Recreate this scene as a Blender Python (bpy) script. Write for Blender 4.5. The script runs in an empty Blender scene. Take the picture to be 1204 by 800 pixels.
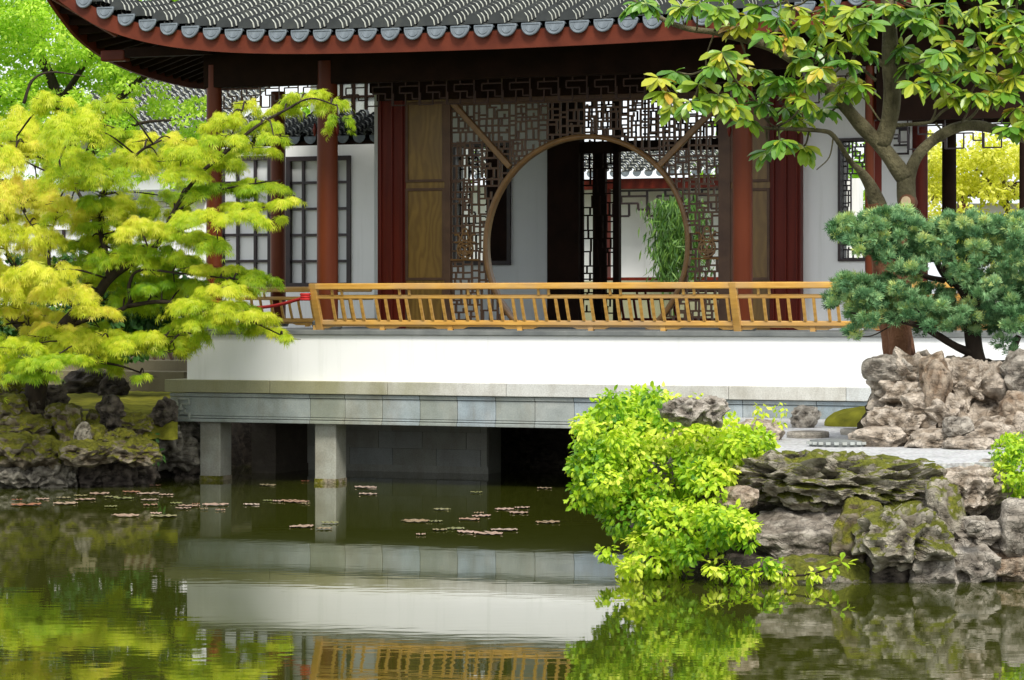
import bpy, math, random
import numpy as np
from mathutils import Vector, Matrix, noise
R = math.radians
SC = bpy.context.scene
COL = SC.collection
# ------------------------------------------------------------------ camera / light
F = 3234.0; HZ = 361.0; CX = 602.0; HC = 2.14; D0 = 32.34; PSI = R(22.5)
cam = bpy.data.cameras.new('camera'); camo = bpy.data.objects.new('camera', cam); COL.objects.link(camo)
camo.location = (0, 0, HC); camo.rotation_euler = (R(90), 0, 0)
cam.sensor_width = 36; cam.lens = F/1204*36; cam.shift_y = -(400-HZ)/1204
cam.clip_start = 0.1; cam.clip_end = 2000
SC.camera = camo
SUN_EL = R(52); SUN_AZ = R(172)     # azimuth of the sun measured from +Y clockwise (behind the camera, a little left)
wd = bpy.data.worlds.new('World'); SC.world = wd; wd.use_nodes = True
nt = wd.node_tree; nt.nodes.clear()
out = nt.nodes.new('ShaderNodeOutputWorld'); bg = nt.nodes.new('ShaderNodeBackground')
sky = nt.nodes.new('ShaderNodeTexSky'); sky.sky_type = 'NISHITA'; sky.sun_disc = False
sky.sun_elevation = SUN_EL; sky.sun_rotation = SUN_AZ; sky.dust_density = 4; sky.air_density = 1; sky.ozone_density = 1
mixw = nt.nodes.new('ShaderNodeMix'); mixw.data_type = 'RGBA'; mixw.inputs[0].default_value = 0.72
mixw.inputs[7].default_value = (8.6, 9.0, 9.3, 1)      # thin bright cloud veil
nt.links.new(sky.outputs[0], mixw.inputs[6]); nt.links.new(mixw.outputs[2], bg.inputs[0])
bg.inputs[1].default_value = 0.125; nt.links.new(bg.outputs[0], out.inputs[0])
sl = bpy.data.lights.new('sun', 'SUN'); sl.energy = 2.6; sl.angle = R(15); sl.color = (1, .96, .88)
so = bpy.data.objects.new('sun', sl); COL.objects.link(so)
sd = Vector((math.sin(SUN_AZ)*math.cos(SUN_EL), math.cos(SUN_AZ)*math.cos(SUN_EL), math.sin(SUN_EL)))
so.rotation_euler = sd.to_track_quat('Z', 'Y').to_euler()
SC.view_settings.view_transform = 'Standard'; SC.view_settings.look = 'None'
SC.view_settings.exposure = 0.48; SC.view_settings.gamma = 1.0
SC.cycles.max_bounces = 8; SC.cycles.use_denoising = True
# ------------------------------------------------------------------ projection helpers
def P(px, py, d):
    return Vector(((px-CX)*d/F, d, HC-(py-HZ)*d/F))
cs, sn = math.cos(PSI), math.sin(PSI)
def at(px, py, v):           # pixel -> building frame (u, z) on the plane v
    rx = (px-CX)/F
    t = (v + D0*cs)/(rx*sn + cs)
    return (t*(rx*cs - sn) + D0*sn, HC-(py-HZ)/F*t)
def U(px, v): return at(px, 361, v)[0]
def Zv(px, py, v): return at(px, py, v)[1]
def B2W(u, v, z): return Vector((u*cs+v*sn, D0-u*sn+v*cs, z))
# ------------------------------------------------------------------ mesh helpers
class MB:
    def __init__(s): s.v=[]; s.f=[]; s.m=[]; s.t=[]; s.tint=0.5
    def add(s, vs, fs, m=0):
        n=len(s.v); s.v += [tuple(p) for p in vs]
        for f in fs: s.f.append(tuple(i+n for i in f)); s.m.append(m); s.t.append(s.tint)
    def box(s, x0,x1,y0,y1,z0,z1, m=0):
        if x0>x1: x0,x1=x1,x0
        if y0>y1: y0,y1=y1,y0
        if z0>z1: z0,z1=z1,z0
        vs=[(x,y,z) for z in (z0,z1) for y in (y0,y1) for x in (x0,x1)]
        s.add(vs,[(0,2,3,1),(4,5,7,6),(0,1,5,4),(2,6,7,3),(0,4,6,2),(1,3,7,5)],m)
    def bar(s, a, b, w, h, up=(0,0,1), m=0):   # box beam from a to b
        a=Vector(a); b=Vector(b); d=(b-a).normalized(); up=Vector(up)
        if abs(d.dot(up))>.98: up=Vector((0,1,0))
        x=d.cross(up).normalized(); z=x.cross(d)
        vs=[]
        for p in (a,b):
            for sx,sz in ((-1,-1),(1,-1),(1,1),(-1,1)): vs.append(p+x*(sx*w/2)+z*(sz*h/2))
        s.add(vs,[(0,1,2,3),(7,6,5,4),(0,4,5,1),(1,5,6,2),(2,6,7,3),(3,7,4,0)],m)
    def tube(s, pts, rad, n=8, m=0, caps=True):
        pts=[Vector(p) for p in pts]; N=len(pts)
        if not hasattr(rad,'__len__'): rad=[rad]*N
        t=(pts[1]-pts[0]).normalized(); ref=Vector((0,0,1)) if abs(t.z)<.9 else Vector((1,0,0))
        x=t.cross(ref).normalized(); vs=[]
        for i,p in enumerate(pts):
            t=(pts[min(i+1,N-1)]-pts[max(i-1,0)]).normalized()
            x=(x-t*x.dot(t)).normalized(); y=t.cross(x)
            for k in range(n):
                a=2*math.pi*k/n; vs.append(p+(x*math.cos(a)+y*math.sin(a))*rad[i])
        fs=[(i*n+k,i*n+(k+1)%n,(i+1)*n+(k+1)%n,(i+1)*n+k) for i in range(N-1) for k in range(n)]
        if caps: fs += [tuple(range(n-1,-1,-1)), tuple((N-1)*n+k for k in range(n))]
        s.add(vs,fs,m)
    def lathe(s, prof, c=(0,0), n=20, m=0):   # prof (r,z)
        vs=[(c[0]+r*math.cos(2*math.pi*k/n),c[1]+r*math.sin(2*math.pi*k/n),z) for r,z in prof for k in range(n)]
        fs=[(i*n+k,i*n+(k+1)%n,(i+1)*n+(k+1)%n,(i+1)*n+k) for i in range(len(prof)-1) for k in range(n)]
        fs += [tuple(range(n-1,-1,-1)), tuple((len(prof)-1)*n+k for k in range(n))]
        s.add(vs,fs,m)
    def build(s, name, mats, parent=None, smooth=False, bevel=0, loc=None):
        me=bpy.data.meshes.new(name); me.from_pydata(s.v,[],s.f)
        if not isinstance(mats,(list,tuple)): mats=[mats]
        for m in mats: me.materials.append(m)
        me.polygons.foreach_set('material_index', s.m)
        at_=me.attributes.new('tint','FLOAT','FACE'); at_.data.foreach_set('value', s.t)
        if smooth: me.shade_smooth()
        me.update()
        o=bpy.data.objects.new(name,me); COL.objects.link(o)
        if parent: o.parent=parent
        if loc is not None: o.location=loc
        if bevel:
            b=o.modifiers.new('bevel','BEVEL'); b.width=bevel; b.segments=2; b.limit_method='ANGLE'; b.angle_limit=R(50)
        return o
def smooth_by_angle(o, deg=40):
    me=o.data; me.shade_smooth(); me.set_sharp_from_angle(angle=R(deg))
def fast_mesh(name, V, k, nf, tint, mat, parent=None):
    """V: (nf*k,3) array, nf separate k-gons, tint per face"""
    me=bpy.data.meshes.new(name)
    me.vertices.add(len(V)); me.vertices.foreach_set('co', np.asarray(V,dtype=np.float32).ravel())
    me.loops.add(nf*k); me.loops.foreach_set('vertex_index', np.arange(nf*k,dtype=np.int32))
    me.polygons.add(nf); me.polygons.foreach_set('loop_start', np.arange(nf,dtype=np.int32)*k)
    me.materials.append(mat)
    a=me.attributes.new('tint','FLOAT','FACE'); a.data.foreach_set('value', np.asarray(tint,dtype=np.float32))
    me.update(calc_edges=True); me.validate()
    o=bpy.data.objects.new(name,me); COL.objects.link(o)
    if parent: o.parent=parent
    return o
def tag(o,label=None,cat=None,group=None,kind=None):
    if label: o['label']=label
    if cat: o['category']=cat
    if group: o['group']=group
    if kind: o['kind']=kind
    return o
def empty(name,loc=(0,0,0),rz=0,**k):
    o=bpy.data.objects.new(name,None); COL.objects.link(o); o.location=loc; o.rotation_euler=(0,0,rz); o.empty_display_size=.2
    return tag(o,**k)
def bframe(name,**k): return empty(name,(0,D0,0),-PSI,**k)     # Empty carrying the building frame
def spline(pts, n=6):
    pts=[Vector(p) for p in pts]
    if len(pts)<3: return pts
    o=[]; Q=[pts[0]*2-pts[1]]+pts+[pts[-1]*2-pts[-2]]
    for i in range(1,len(Q)-2):
        for j in range(n):
            t=j/n; a,b,c,d=Q[i-1:i+3]
            o.append(.5*((2*b)+(c-a)*t+(2*a-5*b+4*c-d)*t*t+(3*b-3*c+d-a)*t**3))
    return o+[pts[-1]]
# ------------------------------------------------------------------ materials
def new_mat(name):
    m=bpy.data.materials.new(name); m.use_nodes=True
    n=m.node_tree; b=n.nodes['Principled BSDF']; return m,n,b
def N(n,t,**k):
    x=n.nodes.new(t)
    for a,v in k.items(): setattr(x,a,v)
    return x
def ramp(n, fac, stops):
    r=N(n,'ShaderNodeValToRGB'); e=r.color_ramp.elements
    while len(e)>1: e.remove(e[-1])
    e[0].position=stops[0][0]; c=stops[0][1]; e[0].color=(*c,1) if len(c)==3 else c
    for p,c in stops[1:]:
        q=e.new(p); q.color=(*c,1)
    n.links.new(fac,r.inputs[0]); return r.outputs[0]
def coords(n, scale=(1,1,1)):
    t=N(n,'ShaderNodeTexCoord'); m=N(n,'ShaderNodeMapping'); m.inputs['Scale'].default_value=scale
    n.links.new(t.outputs['Object'],m.inputs[0]); return m.outputs[0]
def noise_n(n, vec, scale, detail=4, rough=.55):
    x=N(n,'ShaderNodeTexNoise'); x.inputs['Scale'].default_value=scale; x.inputs['Detail'].default_value=detail; x.inputs['Roughness'].default_value=rough
    n.links.new(vec,x.inputs['Vector']); return x.outputs[0]
def bump(n,b,h,strength=.3,dist=.01):
    x=N(n,'ShaderNodeBump'); x.inputs['Strength'].default_value=strength; x.inputs['Distance'].default_value=dist
    n.links.new(h,x.inputs['Height']); n.links.new(x.outputs[0],b.inputs['Normal']); return x
def mixc(n,fac,a,b,bt='MIX'):
    x=N(n,'ShaderNodeMix',data_type='RGBA',blend_type=bt)
    for s,i in ((fac,0),(a,6),(b,7)):
        if isinstance(s,(int,float)): x.inputs[i].default_value=s
        elif isinstance(s,tuple): x.inputs[i].default_value=(*s,1)
        else: n.links.new(s,x.inputs[i])
    return x.outputs[2]
def math_n(n,op,a,b=0.0,clamp=False):
    x=N(n,'ShaderNodeMath',operation=op,use_clamp=clamp)
    for s,i in ((a,0),(b,1)):
        if isinstance(s,(int,float)): x.inputs[i].default_value=s
        else: n.links.new(s,x.inputs[i])
    return x.outputs[0]
def simple(name, c0, c1, scale=8, rough=.6, stretch=(1,1,1), bs=.15, spec=.4, tintamt=0.0, fine=0):
    m,n,b=new_mat(name); v=coords(n,stretch); h=noise_n(n,v,scale,5)
    c=ramp(n,h,[(.3,c0),(.7,c1)])
    if tintamt:
        a=N(n,'ShaderNodeAttribute',attribute_name='tint')
        k=math_n(n,'MULTIPLY_ADD',a.outputs['Fac'],tintamt); n.nodes[-1].inputs[2].default_value=1-tintamt/2
        cc=N(n,'ShaderNodeCombineColor'); 
        for i in range(3): n.links.new(k,cc.inputs[i])
        c=mixc(n,1.0,c,cc.outputs[0],'MULTIPLY')
    n.links.new(c,b.inputs['Base Color']); b.inputs['Roughness'].default_value=rough
    b.inputs['Specular IOR Level'].default_value=spec
    if bs: bump(n,b,noise_n(n,v,fine or scale*4,6),bs,.004 if fine!=40 else .03)
    return m
M={}
M['red']=simple('red_lacquer',(.085,.016,.004),(.135,.029,.007),3,.45,(1,1,.15),.05,.22)
M['redpanel']=simple('dark_red_lacquer',(.075,.007,.003),(.13,.014,.005),5,.45,(3,3,.2),.05,.2)
M['fascia']=simple('weathered_red_board',(.075,.014,.006),(.15,.032,.014),2.5,.6,(1,1,1),.2,.2,fine=30)
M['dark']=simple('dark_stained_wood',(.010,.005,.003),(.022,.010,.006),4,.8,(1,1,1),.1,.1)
M['brown']=simple('brown_lattice_wood',(.06,.026,.012),(.11,.055,.026),5,.5,(1,1,1),.1,.4)
M['ring']=simple('tan_oak',(.15,.075,.02),(.24,.125,.04),6,.4,(1,1,1),.1,.5)
M['paper']=simple('white_window_board',(.68,.70,.70),(.74,.76,.76),1.5,.8,(1,1,1),0,.2)
M['frieze']=simple('dark_brown_fretwork',(.022,.011,.007),(.045,.022,.014),5,.6,(1,1,1),.1,.2)
M['black']=simple('black_lacquer_frame',(.010,.006,.008),(.03,.015,.015),5,.4,(1,1,1),.05,.4)
M['cap']=simple('dark_slate_sill',(.12,.13,.13),(.20,.21,.20),4,.8,(1,1,1),.2,.2)
M['rope']=simple('red_rope_fibre',(.42,.02,.02),(.55,.04,.04),40,.8,(1,1,1),.3,.2)
def wood_yellow():
    m,n,b=new_mat('golden_oiled_wood'); v=coords(n,(1,8,8)); g=noise_n(n,v,3,6,.6)
    v2=coords(n,(1,1,1)); g2=noise_n(n,v2,1.3,3)
    c=ramp(n,g,[(.25,(.44,.21,.03)),(.5,(.58,.31,.055)),(.75,(.70,.42,.10))])
    c=mixc(n,ramp(n,g2,[(.45,(0,0,0)),(.7,(1,1,1))]),c,(.42,.27,.13))
    n.links.new(c,b.inputs['Base Color']); b.inputs['Roughness'].default_value=.42; bump(n,b,g,.15,.003); return m
M['yellow']=wood_yellow()
def wood_door():
    m,n,b=new_mat('ochre_grained_door'); v=coords(n,(2.0,2.0,.7)); g=noise_n(n,v,2.0,3,.5)
    w=N(n,'ShaderNodeTexWave'); w.bands_direction='X'; w.inputs['Scale'].default_value=1.6; w.inputs['Distortion'].default_value=16; w.inputs['Detail'].default_value=3; w.inputs['Detail Scale'].default_value=1.2
    n.links.new(v,w.inputs['Vector'])
    c=ramp(n,w.outputs[1],[(.0,(.15,.08,.010)),(.5,(.19,.105,.014)),(1,(.22,.125,.02))])
    c=mixc(n,ramp(n,g,[(.35,(0,0,0)),(.7,(.8,.8,.8))]),c,(.13,.07,.015))
    n.links.new(c,b.inputs['Base Color']); b.inputs['Roughness'].default_value=.4; return m
M['door']=wood_door()
def plaster(name,c0,c1,dirt=.25):
    m,n,b=new_mat(name); v=coords(n); g=noise_n(n,v,.7,6,.6); v2=coords(n,(6,6,.35)); s=noise_n(n,v2,1.5,5,.6)
    c=ramp(n,g,[(.3,c0),(.7,c1)])
    k=ramp(n,s,[(.55,(0,0,0)),(.8,(dirt,dirt,dirt))])
    c=mixc(n,k,c,(.45,.47,.42))
    n.links.new(c,b.inputs['Base Color']); b.inputs['Roughness'].default_value=.85; b.inputs['Specular IOR Level'].default_value=.2
    bump(n,b,noise_n(n,v,30,6),.12,.004); return m
M['white']=plaster('white_plaster',(.78,.79,.78),(.85,.855,.85),.3)
M['white2']=plaster('aged_white_plaster',(.62,.65,.65),(.72,.74,.74),.35)
def stone(name,c0,c1,c2,moss=.0,mossz=False):
    m,n,b=new_mat(name); v=coords(n); g=noise_n(n,v,2.5,8,.65); f=noise_n(n,v,60,4)
    c=ramp(n,g,[(.25,c0),(.5,c1),(.75,c2)])
    a=N(n,'ShaderNodeAttribute',attribute_name='tint')
    tc=ramp(n,a.outputs['Fac'],[(0,(.62,.66,.60)),(.35,(1,1,1)),(.6,(.88,.98,1.12)),(1,(1.12,1.1,1.05))])
    c=mixc(n,1.0,c,tc,'MULTIPLY')
    vs=coords(n,(2.2,2.2,.9)); s=noise_n(n,vs,1.6,8,.7)
    c=mixc(n,ramp(n,s,[(.46,(0,0,0)),(.75,(.5,.5,.5))]),c,(.19,.15,.09))
    if moss:
        q=N(n,'ShaderNodeTexCoord'); sp=N(n,'ShaderNodeSeparateXYZ'); n.links.new(q.outputs['Object'],sp.inputs[0])
        mm=math_n(n,'MULTIPLY_ADD',sp.outputs[0],-.35); n.nodes[-1].inputs[2].default_value=-.25
        g3=noise_n(n,coords(n,(1,1,.3)),2.2,5)
        mm=math_n(n,'ADD',mm,g3); mk=ramp(n,mm,[(.45,(0,0,0)),(1.2,(moss,moss,moss))])
        c=mixc(n,mk,c,(.20,.19,.05))
    c=mixc(n,ramp(n,f,[(.35,(.25,.25,.25)),(.6,(0,0,0))]),c,(.1,.1,.09))
    n.links.new(c,b.inputs['Base Color']); b.inputs['Roughness'].default_value=.85; bump(n,b,f,.25,.004); return m
M['course']=stone('carved_bluestone',(.20,.22,.21),(.34,.37,.36),(.50,.51,.48),.22)
M['capstone']=stone('pale_coping_stone',(.48,.47,.42),(.60,.59,.54),(.68,.67,.62),.75)
M['pillar']=stone('concrete_pillar',(.26,.24,.18),(.38,.36,.28),(.46,.44,.36))
M['block']=stone('grey_block_masonry',(.34,.34,.29),(.43,.43,.38),(.50,.50,.44))
M['curb']=stone('mossy_brown_curb',(.14,.11,.05),(.20,.16,.08),(.26,.22,.12))
def rockmat(name, c0,c1,c2, moss, mcol=(.15,.15,.015), mscale=3.0, up=.6):
    m,n,b=new_mat(name); v=coords(n); 
    g=noise_n(n,v,4,8,.65); st=noise_n(n,coords(n,(1,1,3.5)),6,7,.7)
    mu=N(n,'ShaderNodeTexVoronoi'); mu.inputs['Scale'].default_value=14; n.links.new(v,mu.inputs['Vector'])
    c=ramp(n,g,[(.28,c0),(.5,c1),(.72,c2)])
    c=mixc(n,ramp(n,st,[(.40,(.8,.8,.8)),(.54,(0,0,0))]),c,tuple(x*.35 for x in c0))
    c=mixc(n,ramp(n,noise_n(n,v,9,5),[(.56,(0,0,0)),(.68,(.55,.55,.55))]),c,tuple(min(1,x*1.3) for x in c2))
    cr=N(n,'ShaderNodeTexVoronoi',feature='DISTANCE_TO_EDGE'); cr.inputs['Scale'].default_value=5; wv=N(n,'ShaderNodeVectorMath',operation='ADD')
    nc=N(n,'ShaderNodeTexNoise'); nc.inputs['Scale'].default_value=5; nc.inputs['Detail'].default_value=4; n.links.new(v,nc.inputs['Vector'])
    n.links.new(v,wv.inputs[0]); n.links.new(nc.outputs['Color'],wv.inputs[1]); n.links.new(wv.outputs[0],cr.inputs['Vector'])
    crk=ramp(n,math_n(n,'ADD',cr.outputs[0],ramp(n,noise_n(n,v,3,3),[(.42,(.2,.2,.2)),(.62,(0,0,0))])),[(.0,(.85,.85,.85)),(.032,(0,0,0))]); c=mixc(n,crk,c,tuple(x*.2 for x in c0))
    gp_=N(n,'ShaderNodeNewGeometry'); c=mixc(n,ramp(n,gp_.outputs['Pointiness'],[(.50,(0,0,0)),(.57,(.7,.7,.7))]),c,tuple(min(1,x*1.25) for x in c2))  # convex edges painted paler, edge highlights put into the rock colour
    ge=N(n,'ShaderNodeNewGeometry'); sp=N(n,'ShaderNodeSeparateXYZ'); n.links.new(ge.outputs['Normal'],sp.inputs[0])
    mk=math_n(n,'MULTIPLY_ADD',sp.outputs[2],up*.35); n.nodes[-1].inputs[2].default_value=moss-.5
    mk=math_n(n,'ADD',mk,noise_n(n,v,mscale,6,.6))
    mk=ramp(n,mk,[(.56,(0,0,0)),(.66,(1,1,1))])
    mg=ramp(n,noise_n(n,v,12,6,.7),[(.3,tuple(x*.45 for x in mcol)),(.55,mcol),(.75,(mcol[0]*1.9,mcol[1]*1.6,mcol[2]*1.5))])
    c=mixc(n,mk,c,mg)
    n.links.new(c,b.inputs['Base Color']); b.inputs['Roughness'].default_value=.9; b.inputs['Specular IOR Level'].default_value=.25
    st=math_n(n,'ADD',st,math_n(n,'MULTIPLY',math_n(n,'MINIMUM',cr.outputs[0],.06),8.0))
    hh=math_n(n,'ADD',math_n(n,'ADD',noise_n(n,v,30,8,.75),math_n(n,'MULTIPLY',mu.outputs[0],.6)),st)
    bump(n,b,hh,.85,.03); return m
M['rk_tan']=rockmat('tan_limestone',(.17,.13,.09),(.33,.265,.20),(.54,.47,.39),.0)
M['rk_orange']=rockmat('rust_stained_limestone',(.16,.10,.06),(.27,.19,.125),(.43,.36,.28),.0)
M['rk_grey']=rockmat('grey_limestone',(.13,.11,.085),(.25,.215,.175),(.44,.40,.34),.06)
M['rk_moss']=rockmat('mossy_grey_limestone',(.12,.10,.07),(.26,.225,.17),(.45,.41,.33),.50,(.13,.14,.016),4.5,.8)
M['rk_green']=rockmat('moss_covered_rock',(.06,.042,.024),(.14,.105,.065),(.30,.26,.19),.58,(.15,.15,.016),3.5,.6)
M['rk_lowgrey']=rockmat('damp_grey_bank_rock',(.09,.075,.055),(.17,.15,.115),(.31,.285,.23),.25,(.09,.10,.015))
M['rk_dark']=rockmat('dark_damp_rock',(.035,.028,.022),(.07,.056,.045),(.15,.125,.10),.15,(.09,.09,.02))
M['moss']=simple('golden_moss',(.10,.10,.015),(.30,.29,.03),5,1,(1,1,1),.8,.1)
M['soil']=simple('dark_bank_soil',(.025,.02,.012),(.06,.048,.028),2,1,(1,1,1),.6,.1)
def tilemat():
    m,n,b=new_mat('weathered_clay_tile'); v=coords(n); g=noise_n(n,v,3,6,.65); f=noise_n(n,v,26,4)
    c=ramp(n,g,[(.3,(.016,.019,.020)),(.55,(.032,.037,.037)),(.75,(.06,.065,.055))])
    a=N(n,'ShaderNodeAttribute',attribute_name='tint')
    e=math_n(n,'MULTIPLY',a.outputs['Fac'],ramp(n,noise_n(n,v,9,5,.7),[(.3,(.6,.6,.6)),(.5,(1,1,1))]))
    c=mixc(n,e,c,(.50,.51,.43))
    n.links.new(c,b.inputs['Base Color']); b.inputs['Roughness'].default_value=.8; bump(n,b,f,.3,.004); return m
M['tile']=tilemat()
M['drip']=simple('blue_grey_drip_tile',(.08,.10,.115),(.17,.20,.225),14,.6,(1,1,1),.3,.4)
def leafmat(name, stops, trans=.45, rough=.45, spec=.35, edge=None):
    m,n,b=new_mat(name); n.nodes.remove(b); o=[x for x in n.nodes if x.type=='OUTPUT_MATERIAL'][0]
    a=N(n,'ShaderNodeAttribute',attribute_name='tint'); c=ramp(n,a.outputs['Fac'],stops)
    p=N(n,'ShaderNodeBsdfPrincipled'); n.links.new(c,p.inputs['Base Color']); p.inputs['Roughness'].default_value=rough; p.inputs['Specular IOR Level'].default_value=spec
    t=N(n,'ShaderNodeBsdfTranslucent'); tc=mixc(n,1.0,c,(1.15,1.25,.6),'MULTIPLY'); n.links.new(tc,t.inputs[0])
    x=N(n,'ShaderNodeMixShader'); x.inputs[0].default_value=trans
    n.links.new(p.outputs[0],x.inputs[1]); n.links.new(t.outputs[0],x.inputs[2]); n.links.new(x.outputs[0],o.inputs[0]); return m
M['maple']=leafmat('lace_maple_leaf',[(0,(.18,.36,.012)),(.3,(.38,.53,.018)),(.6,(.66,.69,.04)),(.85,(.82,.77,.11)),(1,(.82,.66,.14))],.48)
M['lime']=leafmat('lime_leaf',[(0,(.16,.34,.02)),(.5,(.38,.60,.04)),(1,(.62,.78,.12))],.45)
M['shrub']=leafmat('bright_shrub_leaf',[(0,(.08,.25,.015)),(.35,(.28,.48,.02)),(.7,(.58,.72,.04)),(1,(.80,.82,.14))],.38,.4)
M['yleaf']=leafmat('golden_leaf',[(0,(.34,.40,.03)),(.5,(.68,.66,.07)),(1,(.85,.82,.25))],.45)
M['magn']=leafmat('glossy_broad_leaf',[(0,(.05,.16,.03)),(.35,(.13,.29,.03)),(.65,(.30,.40,.03)),(.92,(.50,.50,.045)),(.99,(.58,.48,.05)),(1,(.50,.28,.05))],.28,.33,.5)
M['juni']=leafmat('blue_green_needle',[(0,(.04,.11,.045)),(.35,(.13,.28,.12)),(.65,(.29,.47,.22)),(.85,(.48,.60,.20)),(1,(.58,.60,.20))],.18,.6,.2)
M['bamboo']=leafmat('bamboo_leaf',[(0,(.03,.09,.015)),(.6,(.08,.18,.03)),(1,(.18,.32,.06))],.3)
M['fern']=leafmat('dark_ground_leaf',[(0,(.03,.10,.02)),(1,(.12,.30,.06))],.3)
M['bark']=simple('olive_grey_bark',(.055,.047,.025),(.20,.175,.10),6,.9,(1,1,.7),1.0,.2,fine=40)
M['barkred']=simple('red_brown_bark',(.09,.035,.018),(.25,.12,.065),7,.9,(1,1,.5),1.0,.2,fine=40)
M['barkdark']=simple('black_brown_bark',(.018,.013,.010),(.05,.037,.027),10,.9,(1,1,.5),.7,.2)
M['cut']=simple('cut_wood',(.62,.45,.27),(.78,.60,.38),20,.8)
def watermat():
    m,n,b=new_mat('pond_water'); v=coords(n,(1.0,2.6,1))
    b.inputs['Base Color'].default_value=(.036,.042,.005,1); b.inputs['Roughness'].default_value=.02; b.inputs['IOR'].default_value=1.5
    h=math_n(n,'ADD',noise_n(n,v,3.0,2,.4),math_n(n,'MULTIPLY',noise_n(n,coords(n,(1,1.6,1)),.6,1,.3),.5))
    bump(n,b,h,.024,.02); return m
M['water']=watermat()
def groundmat():
    m,n,b=new_mat('ground_cover'); v=coords(n); g=noise_n(n,v,.35,6,.6); f=noise_n(n,v,14,6,.7)
    c=ramp(n,g,[(.35,(.10,.11,.025)),(.6,(.20,.19,.05))]); c=mixc(n,ramp(n,f,[(.35,(.5,.5,.5)),(.6,(0,0,0))]),c,(.05,.045,.015))
    n.links.new(c,b.inputs['Base Color']); b.inputs['Roughness'].default_value=1; bump(n,b,f,.6,.03); return m
M['ground']=groundmat()
def pebblemat():
    m,n,b=new_mat('pale_pebble_paving'); v=coords(n); vo=N(n,'ShaderNodeTexVoronoi'); vo.inputs['Scale'].default_value=30; n.links.new(v,vo.inputs['Vector'])
    g=noise_n(n,v,2.2,5,.6)
    c=ramp(n,g,[(.35,(.30,.33,.34)),(.55,(.46,.48,.49)),(.75,(.58,.59,.58))])
    c=mixc(n,.35,c,vo.outputs['Color']); c=mixc(n,ramp(n,vo.outputs['Distance'],[(.0,(0,0,0)),(.9,(.6,.6,.6))]),c,(.16,.16,.15))
    hsv=N(n,'ShaderNodeHueSaturation'); hsv.inputs['Saturation'].default_value=.12; n.links.new(c,hsv.inputs['Color'])
    n.links.new(hsv.outputs[0],b.inputs['Base Color']); b.inputs['Roughness'].default_value=.7; bump(n,b,vo.outputs['Distance'],-.5 if False else .5,.01); return m
M['pebble']=pebblemat()
def padmat():
    m,n,b=new_mat('lily_pad_leaf'); oi=N(n,'ShaderNodeObjectInfo')
    c=ramp(n,oi.outputs['Random'],[(0,(.28,.07,.03)),(.12,(.30,.17,.12)),(.35,(.13,.16,.05)),(.5,(.40,.27,.22)),(.8,(.30,.20,.15)),(1,(.46,.36,.31))])
    c=mixc(n,ramp(n,noise_n(n,coords(n),4,3),[(.4,(0,0,0)),(.7,(.7,.7,.7))]),c,(.14,.10,.05)); n.links.new(c,b.inputs['Base Color']); b.inputs['Roughness'].default_value=.4; return m
M['pad']=padmat()
# ------------------------------------------------------------------ ground, water
rng=np.random.default_rng(7); random.seed(7)
def gp(px,d): return ((px-CX)*d/F, d)
bw=lambda u,v:(u*cs+v*sn, D0-u*sn+v*cs)
shore=[(-80,27),(-14,30.5),gp(-60,33.3),gp(60,33.6),gp(150,33.9),gp(215,34.8),gp(262,36.5),gp(318,38),bw(U(318,3.0),3.0),bw(U(573,3.0),3.0),bw(U(573,3.0),4.2),bw(U(735,4.2),4.2),
       bw(U(740,.6),.6),gp(748,28),gp(742,24),gp(742,23),gp(765,22.7),gp(870,22.5),gp(960,22.5),gp(1100,22.4),gp(1204,22.5),(7,22.6),(14,20),(80,12)]
land=np.array(shore+[(300,12),(300,500),(-300,500),(-300,27)])
south=np.array([(-300,-60),(300,-60),(300,6),(40,5),(6,3.2),(-6,3.4),(-30,6),(-300,8)])
def inside(poly,x,y):
    c=np.zeros(x.shape,bool); n=len(poly)
    for i in range(n):
        x0,y0=poly[i]; x1,y1=poly[(i+1)%n]
        m=((y0>y)!=(y1>y)) & (x<(x1-x0)*(y-y0)/((y1-y0) if y1!=y0 else 1e-9)+x0); c^=m
    return c
def dist(poly,x,y):
    d=np.full(x.shape,1e9); n=len(poly)
    for i in range(n):
        a=poly[i]; b=poly[(i+1)%n]; e=b-a; L=(e@e)+1e-12
        t=np.clip(((x-a[0])*e[0]+(y-a[1])*e[1])/L,0,1)
        d=np.minimum(d,np.hypot(x-a[0]-t*e[0],y-a[1]-t*e[1]))
    return d
gx=np.concatenate([np.array([-400,-200,-100,-60,-40,-28,-20,-16]),np.arange(-13,13.01,.2),np.array([16,20,28,40,60,100,200,400])])
gy=np.concatenate([np.array([-60,-20,-5,0,2,4,6,10,15,18]),np.arange(19.6,42,.2),np.array([44,48,55,65,80,110,160,260,500])])
X,Y=np.meshgrid(gx,gy)
def sgn(poly): return np.where(inside(poly,X,Y),1,-1)*dist(poly,X,Y)
s1=sgn(land); s2=sgn(south)
def prof(s,h): return np.where(s>0, h*np.clip(s/.22,0,1)**.6, np.maximum(-.9, s*1.6))
Z=np.maximum(prof(s1,.87), prof(s2,.55))
vs=np.stack([X.ravel(),Y.ravel(),Z.ravel()],1); w=len(gx)
mb=MB(); mb.v=[tuple(p) for p in vs]
for j in range(len(gy)-1):
    for i in range(w-1):
        mb.f.append((j*w+i,j*w+i+1,(j+1)*w+i+1,(j+1)*w+i)); 
        zz=Z[j:j+2,i:i+2]; mb.m.append(1 if zz.max()-zz.min()>.06 or zz.min()<.5 else 0); mb.t.append(.5)
tag(mb.build('ground',[M['ground'],M['rk_dark']],smooth=False),kind='structure')
mb=MB(); mb.add([(-120,-30,0),(120,-30,0),(120,45,0),(-120,45,0)],[(0,1,2,3)]); tag(mb.build('pond_water',M['water']),kind='structure')
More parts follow.
